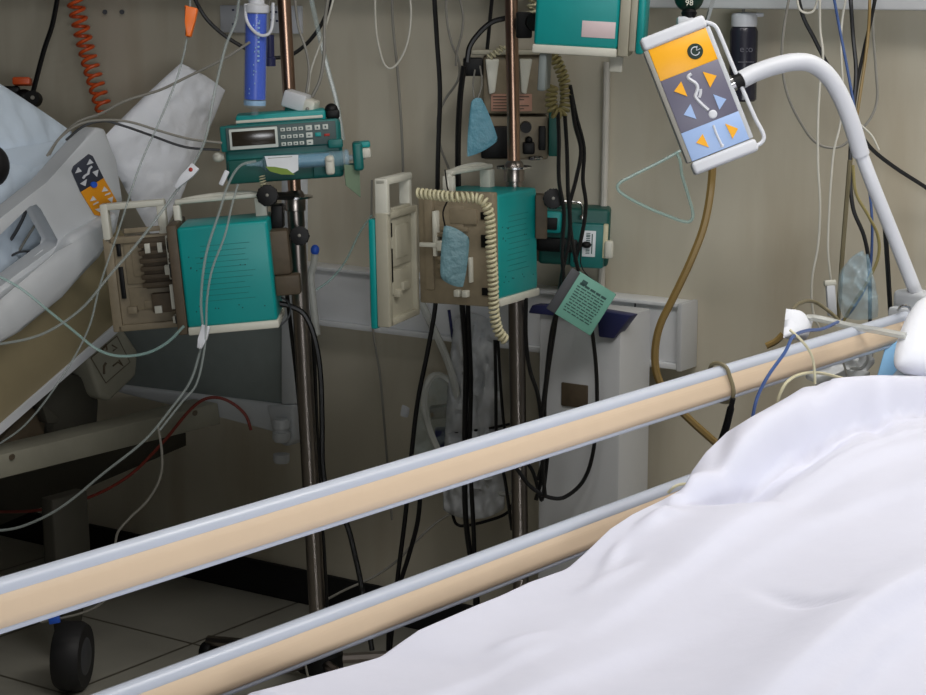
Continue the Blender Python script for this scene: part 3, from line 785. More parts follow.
sy = MB().lathe(FS @ Matrix.Translation((22, -15, -13)), [(0, -44), (2.5, -44), (7.5, -40), (7.8, 44), (0, 44)], 20, 'X').build('syringe_barrel', 'clear_blue', S1); sy['_w'] = S1['_w']
MB().lathe(FS @ Matrix.Translation((22, -15, -13)), [(0, -38), (6.3, -38), (6.3, 24), (0, 24)], 18, 'X').build('syringe_fluid', mat('fluid_blue', (98, 150, 176), .25), sy)
MB().lathe(FS @ Matrix.Translation((-26, -15, -13)), [(0, -10), (1.4, -10), (2.2, 0), (4, 6), (0, 6)], 12, 'X').build('syringe_nozzle', 'clear_blue', sy)
mb = MB(); mb.lathe(FS @ Matrix.Translation((22, -15, -13)), [(0, 40), (9, 40), (9, 43), (0, 43)], 18, 'X'); mb.build('syringe_flange', 'clear_blue', sy)
mb = MB(); mb.lathe(FS @ Matrix.Translation((66, -15, -13)), [(0, -2), (3, -2), (3, 16), (0, 16)], 12, 'X'); mb.build('plunger_rod', 'clear_blue', sy)
mb = MB(); mb.box(FS, 70, 80, -24, 2, -26, 2, 3, 3); mb.box(FS, 56, 72, -4, 4, -26, -20, 1); hd = mb.build('plunger_head', 'teal_dark', S1)
mb = MB(); mb.box(FS, 79, 88, -22, -4, -14, -4, 2, 2); mb.build('release_tab', 'off_white', S1)
MB().box(FS, 76, 88, -18, 0, -4, 2, 2).build('plunger_grip', 'teal', S1)
mb = MB(); mb.box(FS, 42, 51, -26, -6, -28, -9, 3, 3); mb.ball(FS, 5, 5, 4, 14, (46.5, -22, -13)); mb.build('barrel_clip', 'off_white', S1)
# paper label folded round the syringe
mb = MB(); mb.solid([FS @ Vector(p) for p in ((-17, -24, -5), (16, -24, -6), (15, -24.5, -21), (9, -25, -24), (-6, -25.5, -20), (-15, -25, -17))], [FS @ Vector(p) for p in ((-17, -23, -5), (16, -23, -6), (15, -23.5, -21), (9, -24, -24), (-6, -24.5, -20), (-15, -24, -17))])
lab = mb.build('syringe_label', 'paper', sy) if 0 else mb.build('syringe_label', 'paper', S1)
mb = MB(); mb.solid([FS @ Vector(p) for p in ((-17, -26, -15), (-8, -26, -16), (4, -26, -19), (11, -26, -25), (-2, -26, -24), (-13, -26, -20))], [FS @ Vector(p) for p in ((-17, -25.2, -15), (-8, -25.2, -16), (4, -25.2, -19), (11, -25.2, -25), (-2, -25.2, -24), (-13, -25.2, -20))])
mb.build('label_fold', 'paper_green', S1)
mb = MB()
for i in range(4): mb.box(FS, -14, 10 - i * 2, -24.3, -24, -7.6 - i * 2.4, -7 - i * 2.4)
mb.build('label_print', 'cable_grey', S1)
mb = MB(); mb.box(FS, 2, 30, 46, 60, -26, 20, 3); mb.build('clamp_bracket', 'black', S1)
knob(268, 196, 3.97, 10.5, S1, 9)
mb = MB(); mb.tube([at(268, 196, 3.97), at(292, 196, 4.08)], .008, 8, 1); mb.box(fr(279, 205, 4.0), -8, 4, -4, 20, -24, 0, 2); mb.build('clamp_arm', 'black', S1)
mb = coil([at(262, 175, 3.98), at(263, 184, 3.98), at(264, 196, 3.99)], .0055, 9, .0016); mb.build('spring', 'coil_cream', S1)
mb = MB(); mb.ball(FS, 7, 6, 7, 14, (52, 20, 33)); mb.box(FS, 46, 60, 12, 28, 24, 34, 3); mb.build('cable_plug', 'black', S1)
# card hanging on the plunger end
mb = MB(); FCd = fr(352, 182, 3.97, yaw=35)
mb.solid([FCd @ Vector(p) for p in ((-9, -0, 18), (9, 0, 16), (10, 0, -16), (-7, 0, -3))], [FCd @ Vector(p) for p in ((-9, 1, 18), (9, 1, 16), (10, 1, -16), (-7, 1, -3))])
tag(mb.build('hanging_card', 'tag_grey'), 'small grey-green card hanging from the right end of the keypad syringe pump', 'card')
# grey block on the pole above it
FG = fr(300, 102, 4.06, roll=-16, yaw=-10)
gb = thing('pole_clamp', 'small grey and green clamp block on the left stand above the keypad pump', 'clamp', FG @ Vector((0, 0, -10)))
MB().box(FG, -16, 8, -12, 12, -8, 9, 2.5).build('block', 'cabinet', gb)
MB().box(FG, 6, 18, -12, 12, -9, 6, 2.5).build('jaw', 'off_white', gb)
MB().box(FG, -12, 16, -9, 14, -14, -7, 3).build('lower_jaw', 'teal_deep', gb)
mb = MB(); mb.ball(FG, 2, 2, 2, 10, (12, -12, -3)); mb.build('screw', 'cable_grey', gb)
# ---------------------------------------------------------------- small syringe pump seen from its end (middle stand)
FE = fr(575, 238, 4.16, roll=-2, yaw=-6)
S2 = thing('syringe_pump', 'small dark teal syringe pump with barcode label, end-on beside the middle stand', 'syringe pump', FE @ Vector((0, 20, -30)))
MB().box(FE, -36, 34, 0, 40, -28, 30, 4, 3).build('casing', 'teal_deep', S2)
MB().box(FE, -4, 30, -8, 4, -29, 16, 3, 2).build('end_block', 'teal_dark', S2)
MB().box(FE, -35, -14, -6, 4, 4, 26, 3, 2).build('bracket', 'teal', S2)
MB().box(FE, -32, -18, -8, -5, 8, 20, 1).build('recess', 'black', S2)
lb2 = MB().box(FE, 8, 21, -9, -7.5, -17, 9, .3).build('barcode_label', 'paper', S2); lb2['_w'] = S2['_w']
mb = MB(); rr = random.Random(3); z = -14
while z < 7:
    h = rr.uniform(.4, 1.3); mb.box(FE, 11.5, 15.5, -9.3, -8.8, z, z + h); z += h + rr.uniform(.5, 1.1)
mb.box(FE, 17, 18, -9.3, -8.8, -14, 6); mb.build('barcode', 'ink', lb2)
mb = MB(); mb.box(FE, 28, 33, -8, 0, -18, 16, 1); mb.build('scale_strip', 'coil_cream', S2)
mb = MB(); mb.box(FE, 30, 39, -12, 0, -18, 0, 3, 3); mb.build('release_tab', 'off_white', S2)
mb = MB(); mb.tube([FE @ Vector(p) for p in ((-20, -6, 37), (0, -8, 37), (5, -8, 35), (7, -10, 24))], pxs(FE.translation) * 1.1, 8, 4); mb.ball(FE, 3.4, 3, 3, 12, (7, -11, 22)); mb.build('lever', 'chrome', S2)
mb = MB(); mb.box(FE, -38, 4, -10, 0, -14, 0, 3); mb.ball(FE, 5, 4, 3.4, 12, (12, -10, -5)); mb.box(FE, 2, 14, -11, -7, -7.5, -3.5, 1); mb.build('cable_plug', 'black', S2)
MB().box(FE, -40, -30, 4, 38, -26, 34, 2).build('clamp_bracket', 'mech_dark', S2)
# printed pouch hanging below it
FT = fr(585, 303, 3.92, roll=-32, yaw=0, pitch=-8)
tg = thing('printed_pouch', 'pale green printed pouch hanging askew below the small syringe pump', 'pouch', FT.translation)
mb = MB(); mb.box(FT, -22, 22, -1, 1, -25, 24, .8); mb.build('pouch', 'tag_green', tg)
mb = MB(); mb.box(FT, -30, -20, -1.6, .6, -25, 23, .5); mb.build('grey_edge', 'cable_dark', tg)
mb = MB(); rr = random.Random(5)
for i in range(11):
    x = -16 + rr.uniform(0, 2); z = 13 - i * 3.0
    while x < 15:
        w_ = rr.uniform(2, 6); mb.box(FT, x, min(16, x + w_), -1.3, -.9, z, z + (1.2 if i else 2.4)); x += w_ + 1
mb.box(FT, -14, -8, -1.3, -.9, 14, 19); mb.build('print', 'ink', tg)
mb = MB(); mb.tube([FT @ Vector((10, 0, 23)), at(583, 270, 3.94), at(581, 245, 4.0)], pxs(FT.translation) * .6, 6, 4); mb.build('string', 'black', tg)
# ---------------------------------------------------------------- grey module on the middle stand (behind the pole)
FM = fr(515, 92, 4.26, yaw=0)
m1 = thing('pump_module', 'grey-beige pump module seen from behind, clamped high on the middle stand', 'pump module', FM @ Vector((0, 20, -70)))
MB().box(FM, -32, 34, 0, 34, -22, 36, 3).build('housing', 'mech', m1)
MB().box(FM, -32, 34, 4, 34, -68, -24, 3).build('lower_housing', 'mech', m1)
MB().box(FM, -44, 34, -6, 10, 37, 42, 1.5).build('top_rail', 'beige_plastic', m1)
MB().prism(FM, [(-30, 33), (-16, 33), (-20, 0), (-26, -2)], -10, 0, 1.5).build('rear_rib', 'off_white', m1)
MB().prism(FM, [(4, 33), (17, 33), (11, -2), (6, 0)], -10, 0, 1.5).build('rear_rib', 'off_white', m1)
rl = MB().box(FM, -24, 17, -2, 0, -19, -2, .3).build('rating_label', 'label_rust', m1); rl['_w'] = m1['_w']
mb = MB()
for i in range(5): mb.box(FM, -22, 14 - (i % 3) * 5, -2.4, -1.9, -5 - i * 3, -4 - i * 3)
mb.build('label_print', 'mech_dark', rl)
mb = MB(); mb.box(FM, -52, -32, -8, 10, 16, 34, 2); mb.box(FM, -52, -40, -6, 8, -20, 16, 2) if 0 else None; mb.build('cable_block', 'black', m1)
mb = MB(); mb.lathe(FM @ Matrix.Translation((11, -2, -35)), [(0, -6), (5.5, -6), (6, 6), (0, 6)], 16, 'Y'); mb.build('knob', 'black', m1)
mb = MB(); mb.box(FM, 8, 20, -6, 6, -62, -50, 2); mb.ball(FM, 4, 4, 4, 10, (14, -2, -48)); mb.build('clamp_screw', 'black', m1)
mb = MB(); mb.box(FM, 24, 31, -4, 6, -58, -34, 1); mb.build('slot_cover', 'black', m1)
MB().box(FM, 34, 44, -4, 8, -64, -20, 1).build('side_strip', 'teal_deep', m1)
mb = MB(); mb.box(FM, -34, -6, -8, 4, -66, -34, 2); mb.build('socket_block', 'black', m1)
mb = MB(); mb.tube([FM @ Vector(p) for p in ((14, -6, -66), (20, -12, -66), (27, -8, -65), (20, -3, -65))], pxs(FM.translation) * 1.4, 8, 5, True); mb.build('ring', 'chrome', m1)
mb = coil([at(488, 58, 4.2), at(497, 52, 4.2), at(504, 46, 4.2)], .006, 5, .002); mb.build('spring', 'coil_cream', m1)
mb = coil([at(529, 30, 4.02), at(530, 16, 4.02), at(533, 0, 4.02), at(534, -20, 4.02)], .008, 7, .003)
tag(mb.build('coiled_cable', 'coil_cream'), 'short cream coiled cord between the top pump and the middle stand', 'coiled cable')
# blue pouches
def pouch(name, label, pts, Y, m, th=.006, seed=1, group=None):
    a, b, c, d = [at(p[0], p[1], Y + (p[2] if len(p) > 2 else 0)) for p in pts]
    return tag(pillow(name, [a, b, c, d], th, m, n=14, wr=.006, seed=seed, pw=.4), label, 'pouch', group)
pouch('plastic_pouch', 'blue plastic pouch hanging by its neck from the module on the middle stand', [(466, 160), (470, 100), (482, 96), (500, 142)], 4.12, 'pouch_blue', seed=4)
mb = MB().tube([at(478, 98, 4.12), at(482, 84, 4.13), at(480, 66, 4.16)], .0018, 6, 4); mb.tube([at(474, 98, 4.12), at(473, 84, 4.13), at(475, 70, 4.16)], .0018, 6, 4)
tag(mb.build('hanging_string', 'cable_grey'), 'grey string holding the blue pouch under the black cable block', 'string')
pouch('plastic_pouch', 'small blue plastic pouch dangling in front of the open pump mechanism', [(443, 222), (471, 236), (464, 290), (439, 280)], 3.84, 'pouch_grey', .005, 9)
mb = MB().tube([at(445, 226, 3.84), at(443, 212, 3.84), at(449, 196, 3.84), at(447, 186, 3.84), at(445, 170, 3.88)], .0016, 6, 4)
tag(mb.build('hanging_string', 'black'), 'black string tying the small blue pouch to the handle of the open pump', 'string')
# cream coiled cord over the open pump
mb = coil([at(417, 193, 3.86), at(435, 195, 3.84), at(455, 197, 3.82), at(475, 198, 3.82), at(485, 203, 3.81), at(490, 220, 3.81), at(491, 250, 3.81), at(493, 280, 3.82), at(494, 310, 3.83), at(498, 330, 3.84), at(506, 341, 3.85)], .0082, 46, .0031)
tag(mb.build('coiled_cable', 'coil_cream'), 'long cream coiled cord draped over the open pump on the middle stand', 'coiled cable')
mb = coil([at(551, 50, 4.0), at(557, 62, 4.0), at(564, 80, 4.0), at(566, 100, 3.99), at(562, 113, 3.98), at(554, 112, 3.97), at(551, 100, 3.97), at(553, 86, 3.97)], .0095, 22, .0033)
tag(mb.build('coiled_cable', 'coil_olive'), 'olive coiled cord looped under the closed top pump', 'coiled cable')
# ================================================================ bed handset on its arm
HY = 3.0
FHs = fr(648.7, 51.8, HY, roll=21.5, face=True)
def hc(cx, cy):
    dx = 640 + cx / 4.346 - 648.7; dy = cy / 4.346 - 51.8
    return (dx * .9304 - dy * .3665, -(dx * .3665 + dy * .9304))
hs = thing('bed_handset', 'tilted white bed handset with amber, grey and blue button panel and arrows', 'handset', FHs @ Vector((30, 0, -130)))
MB().box(FHs, -5, 66, 0, 12, -118, 2, 2.5, 3).build('case', 'bed_grey', hs)
MB().box(FHs, -4, 64, -4, 13, 1.5, 15, 3.5, 4).build('top_bumper', 'white', hs)
MB().box(FHs, -2, 67, -4, 13, -132, -119, 3.5, 4).build('bottom_bumper', 'white', hs)
MB().box(FHs, -5, 0, -1.5, 3, -118, 2, 1).build('side_trim', 'cable_grey', hs); MB().box(FHs, 61, 66, -1.5, 3, -118, 2, 1).build('side_trim', 'bed_grey', hs)
MB().box(FHs, 0, 61.5, -1.5, 1, -32, 1.5, .3).build('panel', 'amber', hs, label='amber top panel with the round power button')
MB().box(FHs, 0, 61.5, -1.5, 1, -88, -32, .3).build('panel', 'slate', hs, label='slate grey middle panel with a lying figure and four arrows')
MB().box(FHs, 0, 61.5, -1.5, 1, -118, -88, .3).build('panel', 'sky', hs, label='pale blue lower panel with two amber arrows')
cx, cz = hc(239, 224)
pb = MB().lathe(FHs @ Matrix.Translation((cx, 0, cz)), [(0, -2.4), (7.6, -2.4), (8, -1.8), (8, 0), (0, 0)], 28, 'Y').build('power_button', 'green_dark', hs)
mb = MB()
mb.tube([FHs @ Vector((cx + 4.2 * math.cos(R(a)), -2.6, cz + 4.2 * math.sin(R(a)))) for a in range(50, 331, 20)], .55 * pxs(FHs.translation), 6, 1)
mb.tube([FHs @ Vector((cx + 5.5, -2.6, cz + .6)), FHs @ Vector((cx + 1.2, -2.6, cz + .2)), FHs @ Vector((cx + 3.6, -2.6, cz + 4.2))], .5 * pxs(FHs.translation), 6, 1)
mb.build('power_symbol', 'white', pb)
def tri(pts, m):
    q = [hc(*p) for p in pts]; MB().prism(FHs, q, -2.3, -1.3).build('arrow_button', m, hs)
tri([(178, 355), (147, 398), (205, 420)], 'amber'); tri([(272, 313), (332, 330), (304, 382)], 'amber')
tri([(218, 453), (189, 500), (244, 518)], 'sky'); tri([(317, 411), (374, 432), (344, 478)], 'sky')
tri([(271, 583), (243, 622), (299, 642)], 'amber'); tri([(369, 538), (425, 560), (401, 604)], 'amber')
mb = MB()
def stroke(pts, w):
    q = [FHs @ Vector((hc(*p)[0], -1.6, hc(*p)[1])) for p in pts]; mb.tube(q, w * pxs(FHs.translation), 6, 3)
stroke([(222, 322), (208, 336), (222, 350), (240, 362), (250, 380), (245, 405), (240, 420), (252, 438), (272, 458), (296, 480)], 1.9)
stroke([(262, 388), (262, 405), (256, 425)], 1.6)
x, z = hc(316, 497); mb.ball(FHs, 4.4, .9, 4.4, 16, (x, -1.5, z))
stroke([(318, 545), (330, 580), (345, 612), (355, 632)], 1.3)
x, z = hc(356, 634); mb.ball(FHs, 2, .8, 2, 12, (x, -1.5, z))
mb.build('figure_symbol', 'white', hs)
L = [FHs @ Vector((hc(*p)[0], 4, hc(*p)[1])) for p in ((262, 92), (300, 96), (328, 110), (346, 140), (400, 270), (450, 390), (505, 515), (540, 585), (536, 612), (505, 632), (480, 628))]
MB().tube(L, 2.1 * pxs(FHs.translation), 10, 5).build('hanging_loop', 'white', hs)
# the arm
ap = [(741, 80), (755, 73), (775, 66), (795, 62), (812, 64), (828, 76), (842, 99), (853, 128), (861, 155)]
ar = thing('handset_arm', 'curved white tube arm that holds the bed handset', 'arm', at(925, 310, 3.06))
A = [at(x, y, 3.0 + .05 * i / 8) for i, (x, y) in enumerate(ap)]
MB().tube(A, 9.0 * pxs(A[0]), 18, 6).build('upper_tube', 'white', ar)
A2 = [at(860.5, 153, 3.05), at(874, 188, 3.05), at(897, 245, 3.06), at(920, 303, 3.06)]
MB().tube(A2, 7.0 * pxs(A2[0]), 16, 5).build('lower_tube', 'white', ar)
mb = MB(); mb.tube([at(731, 84, 3.0), at(743, 79, 3.0)], 7.6 * pxs(A[0]), 14, 1); mb.build('swivel_joint', 'black', ar)
mb = MB(); mb.tube([at(731, 84, 3.0), at(734, 82.5, 3.0)], 8.2 * pxs(A[0]), 14, 1); mb.build('joint_ring', 'chrome', ar)
# wall items at the right
FBt = fr(743, 70, 3.98)
bt = thing('dispenser_bottle', 'dark bottle with a white pump cap standing high on the wall behind the handset', 'bottle', FBt @ Vector((0, 0, -31)))
s = 1
MB().lathe(FBt, [(0, -31), (12, -31), (14, -29), (14, 38), (12.5, 42), (9, 44), (0, 44)], 28).build('body', 'bottle_dark', bt)
MB().lathe(FBt, [(0, 43), (12.6, 43), (13, 45), (13, 54), (11.5, 56), (5, 57), (0, 57)], 28).build('cap', 'white', bt)
mb = MB(); mb.box(FBt, 0, 19, -5, 5, 52.5, 56.5, 1.6, 3); mb.build('nozzle', 'white', bt)
MB().tube([FBt @ Vector((-1, 0, 56)), FBt @ Vector((-1, 2, 80))], .003, 6, 1).build('hanger', 'cable_grey', bt)
text_mesh('eco', FBt @ Matrix.Translation((1, -13.6, 21)), 9, mat('faint_print', (92, 92, 104), .5), bt, 'lettering')
mb = MB(); mb.box(FBt, -7, 9, -14.1, -13, 8, 8.8); mb.build('print_line', MATS['faint_print'], bt)
# green round gauge
FGg = fr(689, -3, 3.8, face=True)
gg = thing('pressure_gauge', 'dark green round gauge marked 98 at the top edge above the handset', 'gauge', FGg.translation)
mb = MB(); mb.ball(FGg, 15, 12, 15, 24); mb.build('bulb', 'green_dark', gg)
mb = MB(); mb.lathe(FGg, [(0, -22), (6, -22), (8, -16), (6, -12), (0, -12)], 18); mb.build('stem', 'black', gg)
mb = MB(); mb.box(FGg, -12, 4, -6, 8, -30, -20, 2); mb.build('outlet', 'white', gg)
text_mesh('98', FGg @ Matrix.Translation((-1, -11.6, -8)), 8, 'off_white', gg, 'lettering')
mb = MB().tube([at(715, -6, 3.85), at(710, 10, 3.7), at(706, 24, 3.5)], .004, 8, 3); tag(mb.build('metal_rod', 'chrome'), 'short chrome rod pointing down above the top corner of the handset', 'rod')
# ================================================================ blue bottle on the left
FL = fr(255.5, 59, 4.0, roll=-2)
dv = thing('drip_bottle', 'tall clear bottle with a bright blue label hanging above the keypad pump', 'bottle', FL @ Vector((0, 0, -56)))
MB().lathe(FL, [(0, -56), (4, -56), (4, -50), (11, -48), (11.8, -42), (11.8, 46), (0, 46)], 28).build('clear_body', 'clear_thin', dv)
MB().lathe(FL, [(0, -40), (10.6, -40), (10.6, 45), (0, 45)], 24).build('blue_label', 'blue_label', dv)
mb = MB(); mb.lathe(FL, [(8.4, -46), (11, -46), (11, -41), (8.4, -41)], 24); mb.build('base_ring', 'lightblue', dv)
mb = MB(); mb.lathe(FL, [(0, 46), (12.6, 46), (13, 48), (13, 53), (8, 55), (8, 60), (0, 60)], 24); mb.build('cap', 'white', dv)
MB().tube([FL @ Vector(p) for p in ((-10, -6, 54), (-9, -9, 40), (-3, -12, 30), (6, -13, 24), (14, -12, 26), (17, -8, 36), (17, -4, 56))], .0032, 8, 6).build('cap_strap', 'white', dv)
mb = MB(); rr = random.Random(2)
for i in range(14): x = rr.uniform(-5, 5); z = rr.uniform(-36, 42); mb.ball(FL, .6, .5, .8, 6, (x, -math.sqrt(140 - x * x), z))
for i in range(9): mb.box(FL, 3, 5, -11.9, -11.2, -2 + i * 4.6, -.2 + i * 4.6)
mb.build('label_print', 'lightblue', dv)
mb = MB(); mb.tube([FL @ Vector((0, 0, 58)), FL @ Vector((2, 0, 100))], .003, 6, 1); mb.build('hanger', 'white', dv)
FN = fr(270, 50, 4.35)
vb = thing('vial', 'small dark blue vial hanging between the blue bottle and the left stand', 'vial', FN @ Vector((0, 0, -16)))
MB().lathe(FN, [(0, -16), (5.5, -16), (5.5, -8), (4.4, -7), (4.4, 15), (0, 15)], 16).build('body', 'navy', vb)
mb = MB(); mb.tube([FN @ Vector((0, 0, 14)), FN @ Vector((0, 0, 70))], .002, 6, 1); mb.build('hanger', 'cable_grey', vb)
mb = MB(); mb.ball(fr(315, 250, 4.3), 4.5, 4.5, 5.5, 14); bb = mb.build('drip_chamber', 'cobalt'); tag(bb, 'small bright blue cap beside the left stand, over the lower wall rail', 'cap')
mb = MB(); mb.tube([at(315, 254, 4.3), at(314, 264, 4.3), at(311, 275, 4.3), at(313, 300, 4.3), at(317, 335, 4.3)], .008, 10, 5); mb.build('clear_stem', 'milky', bb)
# ================================================================ coiled hose, hoses, cables
mb = coil([at(71, -22, 5.0), at(78, 15, 5.0), at(87, 52, 5.0), at(96, 84, 4.98), at(104, 110, 4.96)], .0185, 14, .0044, seg=8)
tag(mb.build('coiled_hose', 'orange_coil'), 'orange coiled air hose hanging at the upper left of the wall', 'coiled hose')
bc = thing('clamp_connector', 'black hose connector with an orange tab at the left edge of the wall', 'connector', at(24, 98, 4.95))
FK = fr(24, 98, 4.95, face=True)
mb = MB(); mb.ball(FK, 10, 10, 9, 18, (0, 0, 0)); mb.lathe(FK @ Matrix.Translation((10, -4, -1)), [(0, -6), (7.5, -6), (8, 0), (8, 8), (0, 8)], 18, 'Y'); mb.box(FK, -26, -4, -4, 6, 2, 12, 3); mb.build('body', 'black', bc)
mb = MB(); mb.box(FK, -10, 8, -10, 4, 12, 20, 2); mb.build('orange_tab', 'orange_coil', bc)
mb = MB(); mb.lathe(FK @ Matrix.Translation((11, -11, -1)), [(0, -1), (2, -1), (2, 1), (0, 1)], 10, 'Y'); mb.build('screw', 'cable_grey', bc)
def C(label, pts, r, m, Y, name='cable', cat='cable', group=None, **k): return cable(name, label, cat, pts, r, m, Y, group, **k)
C('thick black cable slanting down to the black connector at the upper left', [(60, -25), (53, 22), (44, 50), (33, 92)], 2.6, 'cable_black', 4.94)
C('pale grey cable drooping from the blue bottle to the left bed', [(250, 42), (225, 58), (185, 78), (160, 90), (125, 101), (100, 114), (78, 122), (58, 140), (49, 155)], 1.4, 'cable_grey', 3.98)
C('dark grey cable arching over the white pillow, upper of the two', [(47, 156), (60, 138), (80, 124), (105, 120), (130, 122), (160, 131), (190, 139), (222, 143)], 1.3, 'cable_grey', 3.95)
C('dark grey cable arching over the white pillow, lower of the two', [(66, 140), (84, 126), (104, 121), (124, 126), (150, 135), (185, 147), (220, 150)], 1.3, 'cable_dark', 3.97)
il = C('clear infusion line with an orange connector at the upper left', [(189, -20), (190, 8), (187, 38), (178, 75), (160, 120), (140, 165), (118, 232), (100, 285), (88, 330), (60, 380), (25, 425), (-10, 450)], 1.1, 'clear_line', 3.86, 'infusion_line', 'infusion line')
FO = fr(190, 21, 3.86, roll=-6, face=True)
MB().prism(FO, [(-7, 15), (7, 13), (5, -2), (3, -16), (-3, -16), (-3, -2)], -4, 4, 1.5).build('orange_connector', 'orange', il)
il = C('clear infusion line with white clamp and red dot crossing the left pump', [(240, -20), (236, 20), (226, 45), (214, 95), (205, 140), (190, 170), (170, 200), (140, 240), (110, 275), (80, 310), (40, 335), (-10, 346)], 1.5, 'clear_line', 3.80, 'infusion_line', 'infusion line')
FO = fr(186, 176, 3.79, roll=-40, face=True)
MB().prism(FO, [(-4, 14), (6, 14), (6, 4), (4, -4), (2, -16), (-3, -16), (-4, -2)], -3, 3, 1).build('clamp', 'white', il)
MB().ball(FO, 2.2, 1.2, 2.2, 10, (0, -3, 8)).build('red_dot', 'red', il)
il = C('clear infusion line from keypad pump down past the left pump with white clamp', [(256, 161), (240, 166), (228, 185), (220, 210), (206, 255), (201, 300), (203, 335), (199, 355), (190, 382), (170, 410), (145, 440), (105, 472), (60, 508), (20, 527), (-15, 532)], 1.4, 'clear_line', 3.78, 'infusion_line', 'infusion line')
FO = fr(203, 336, 3.775, roll=-14, face=True)
MB().prism(FO, [(-4, 11), (5, 11), (5, -2), (2, -13), (-3, -13), (-4, -4)], -3, 3, 1).build('clamp', 'white', il)
mb = MB(); mb.box(fr(224, 178, 3.78, roll=-25, face=True), -2.5, 2.5, -2, 2, -8, 8, 1); mb.build('joint', 'white', il)
C('second clear infusion line falling over the printed side of the left pump', [(238, 184), (232, 205), (225, 235), (212, 270), (207, 300), (206, 330), (204, 352), (196, 385), (182, 402), (160, 430)], 1.2, 'clear_line', 3.77, 'infusion_line', 'infusion line')
C('clear greenish oxygen tube sagging across the left bed frame', [(-10, 272), (20, 288), (50, 312), (75, 332), (95, 348), (112, 355), (130, 356), (150, 352), (168, 342), (184, 326)], 1.5, 'clear_teal', 3.88, 'oxygen_tube', 'tube')
C('grey cable hanging in a loop below the left bed beam', [(158, 425), (162, 455), (160, 478), (148, 500), (130, 518), (118, 532), (115, 545)], 1.3, 'cable_grey', 4.1)
C('dark red hose running along under the left bed', [(-10, 512), (40, 510), (90, 497), (130, 475), (165, 440), (190, 410), (205, 399), (220, 398), (235, 405), (246, 416), (251, 430)], 1.6, 'red_hose', 4.35, 'hose', 'hose')
cb1 = C('thin grey cable with a small blue plug under the upper rail at the left', [(40, 622), (62, 618), (85, 612), (102, 603), (110, 590), (114, 560)], 1.2, 'cable_grey', 4.0)
MB().box(fr(55, 620, 3.99, roll=10, face=True), -6, 5, -3, 3, -3.5, 3.5, 1).build('blue_plug', 'cobalt', cb1)
C('thin dark cable crossing inside the left side rail opening, steeper one', [(-8, 262), (12, 238), (24, 216), (30, 196)], 1.8, 'cable_dark', 4.15)
C('thin grey cable crossing inside the left side rail opening, flatter one', [(-10, 272), (8, 258), (20, 252), (36, 252)], 1.2, 'cable_dark', 4.14)
C('thin grey cable inside the left side rail opening running to its corner', [(0, 284), (14, 260), (28, 236), (43, 214)], 1.4, 'cable_grey', 4.16)
C('black cable sagging behind the blue bottle and the left stand', [(190, -15), (203, 14), (220, 32), (241, 46), (262, 56), (285, 57), (302, 48), (318, 30), (328, 10), (336, -15)], 2.0, 'cable_black', 4.5)
C('broad milky tube slanting down to the right of the left stand', [(308, -20), (318, 30), (328, 70), (336, 100), (343, 140)], 2.4, 'clear', 4.3, 'infusion_tube', 'tube')
C('grey cable curving up from the clamp block, right of the left stand', [(312, 97), (320, 80), (324, 55), (325, 20), (330, -15)], 1.8, 'cable_grey', 4.2)
C('thin grey cable rising from the clamp block close to the left stand', [(306, 95), (309, 70), (306, 50), (298, 25), (294, -15)], 1.4, 'cable_grey', 4.2)
C('thin pale cable from the clamp block slanting up to the right', [(308, 92), (311, 70), (322, 38), (335, -10)], 1.1, 'cable_white', 4.24)
C('white wire hanging in a narrow loop on the wall right of the left stand', [(375, -15), (376, 28), (381, 55), (388, 68), (397, 64), (407, 44), (411, 15), (409, -15)], 1.1, 'cable_white', 4.4)
C('grey cable hanging straight through the white wire loop', [(392, -15), (393, 25), (397, 65), (401, 120), (403, 175), (400, 230), (396, 290)], 1.4, 'cable_grey', 4.45)
C('thin grey cable trailing down the wall left of the open middle pump', [(372, 180), (371, 290), (373, 330), (380, 375), (384, 420), (388, 470), (392, 520)], 1.2, 'cable_grey', 4.45)
C('pale cable curving from the keypad pump towards the lower wall rail', [(372, 215), (360, 232), (345, 262), (330, 280), (316, 290)], 1.2, 'clear_teal', 4.2)
C('thick black cable hanging straight down left of the middle stand', [(434, -15), (437, 40), (440, 90), (438, 160), (437, 240), (436, 300), (428, 350), (418, 400), (412, 450), (405, 520), (398, 575), (390, 650)], 2.4, 'cable_black', 4.24)
C('pale grey cable winding down left of the middle stand, left strand', [(446, -15), (447, 20), (452, 44), (459, 62), (458, 80), (445, 100), (438, 118), (440, 145), (449, 170), (452, 190)], 1.3, 'cable_grey', 4.36)
C('pale grey cable winding down left of the middle stand, right strand', [(457, -15), (463, 14), (462, 32), (457, 52), (456, 66)], 1.3, 'cable_grey', 4.34)
C('black cable arching from the cable block to the middle stand', [(467, 62), (470, 46), (480, 32), (492, 22), (506, 18)], 2.8, 'cable_black', 4.2)
C('black cable hanging behind the cable arch at the top of the middle stand', [(493, -15), (490, 20), (487, 52)], 2.0, 'cable_black', 4.26)
C('thick black cable running down from the cable block behind the pump', [(464, 66), (460, 100), (458, 150), (459, 210), (462, 300), (466, 360), (465, 430), (466, 520), (477, 600), (480, 650)], 3.0, 'cable_black', 4.2)
C('black cable beneath the open middle pump, left of the cream cord', [(470, 200), (468, 300), (471, 380), (470, 450), (474, 540), (476, 640)], 2.4, 'cable_black', 4.2)
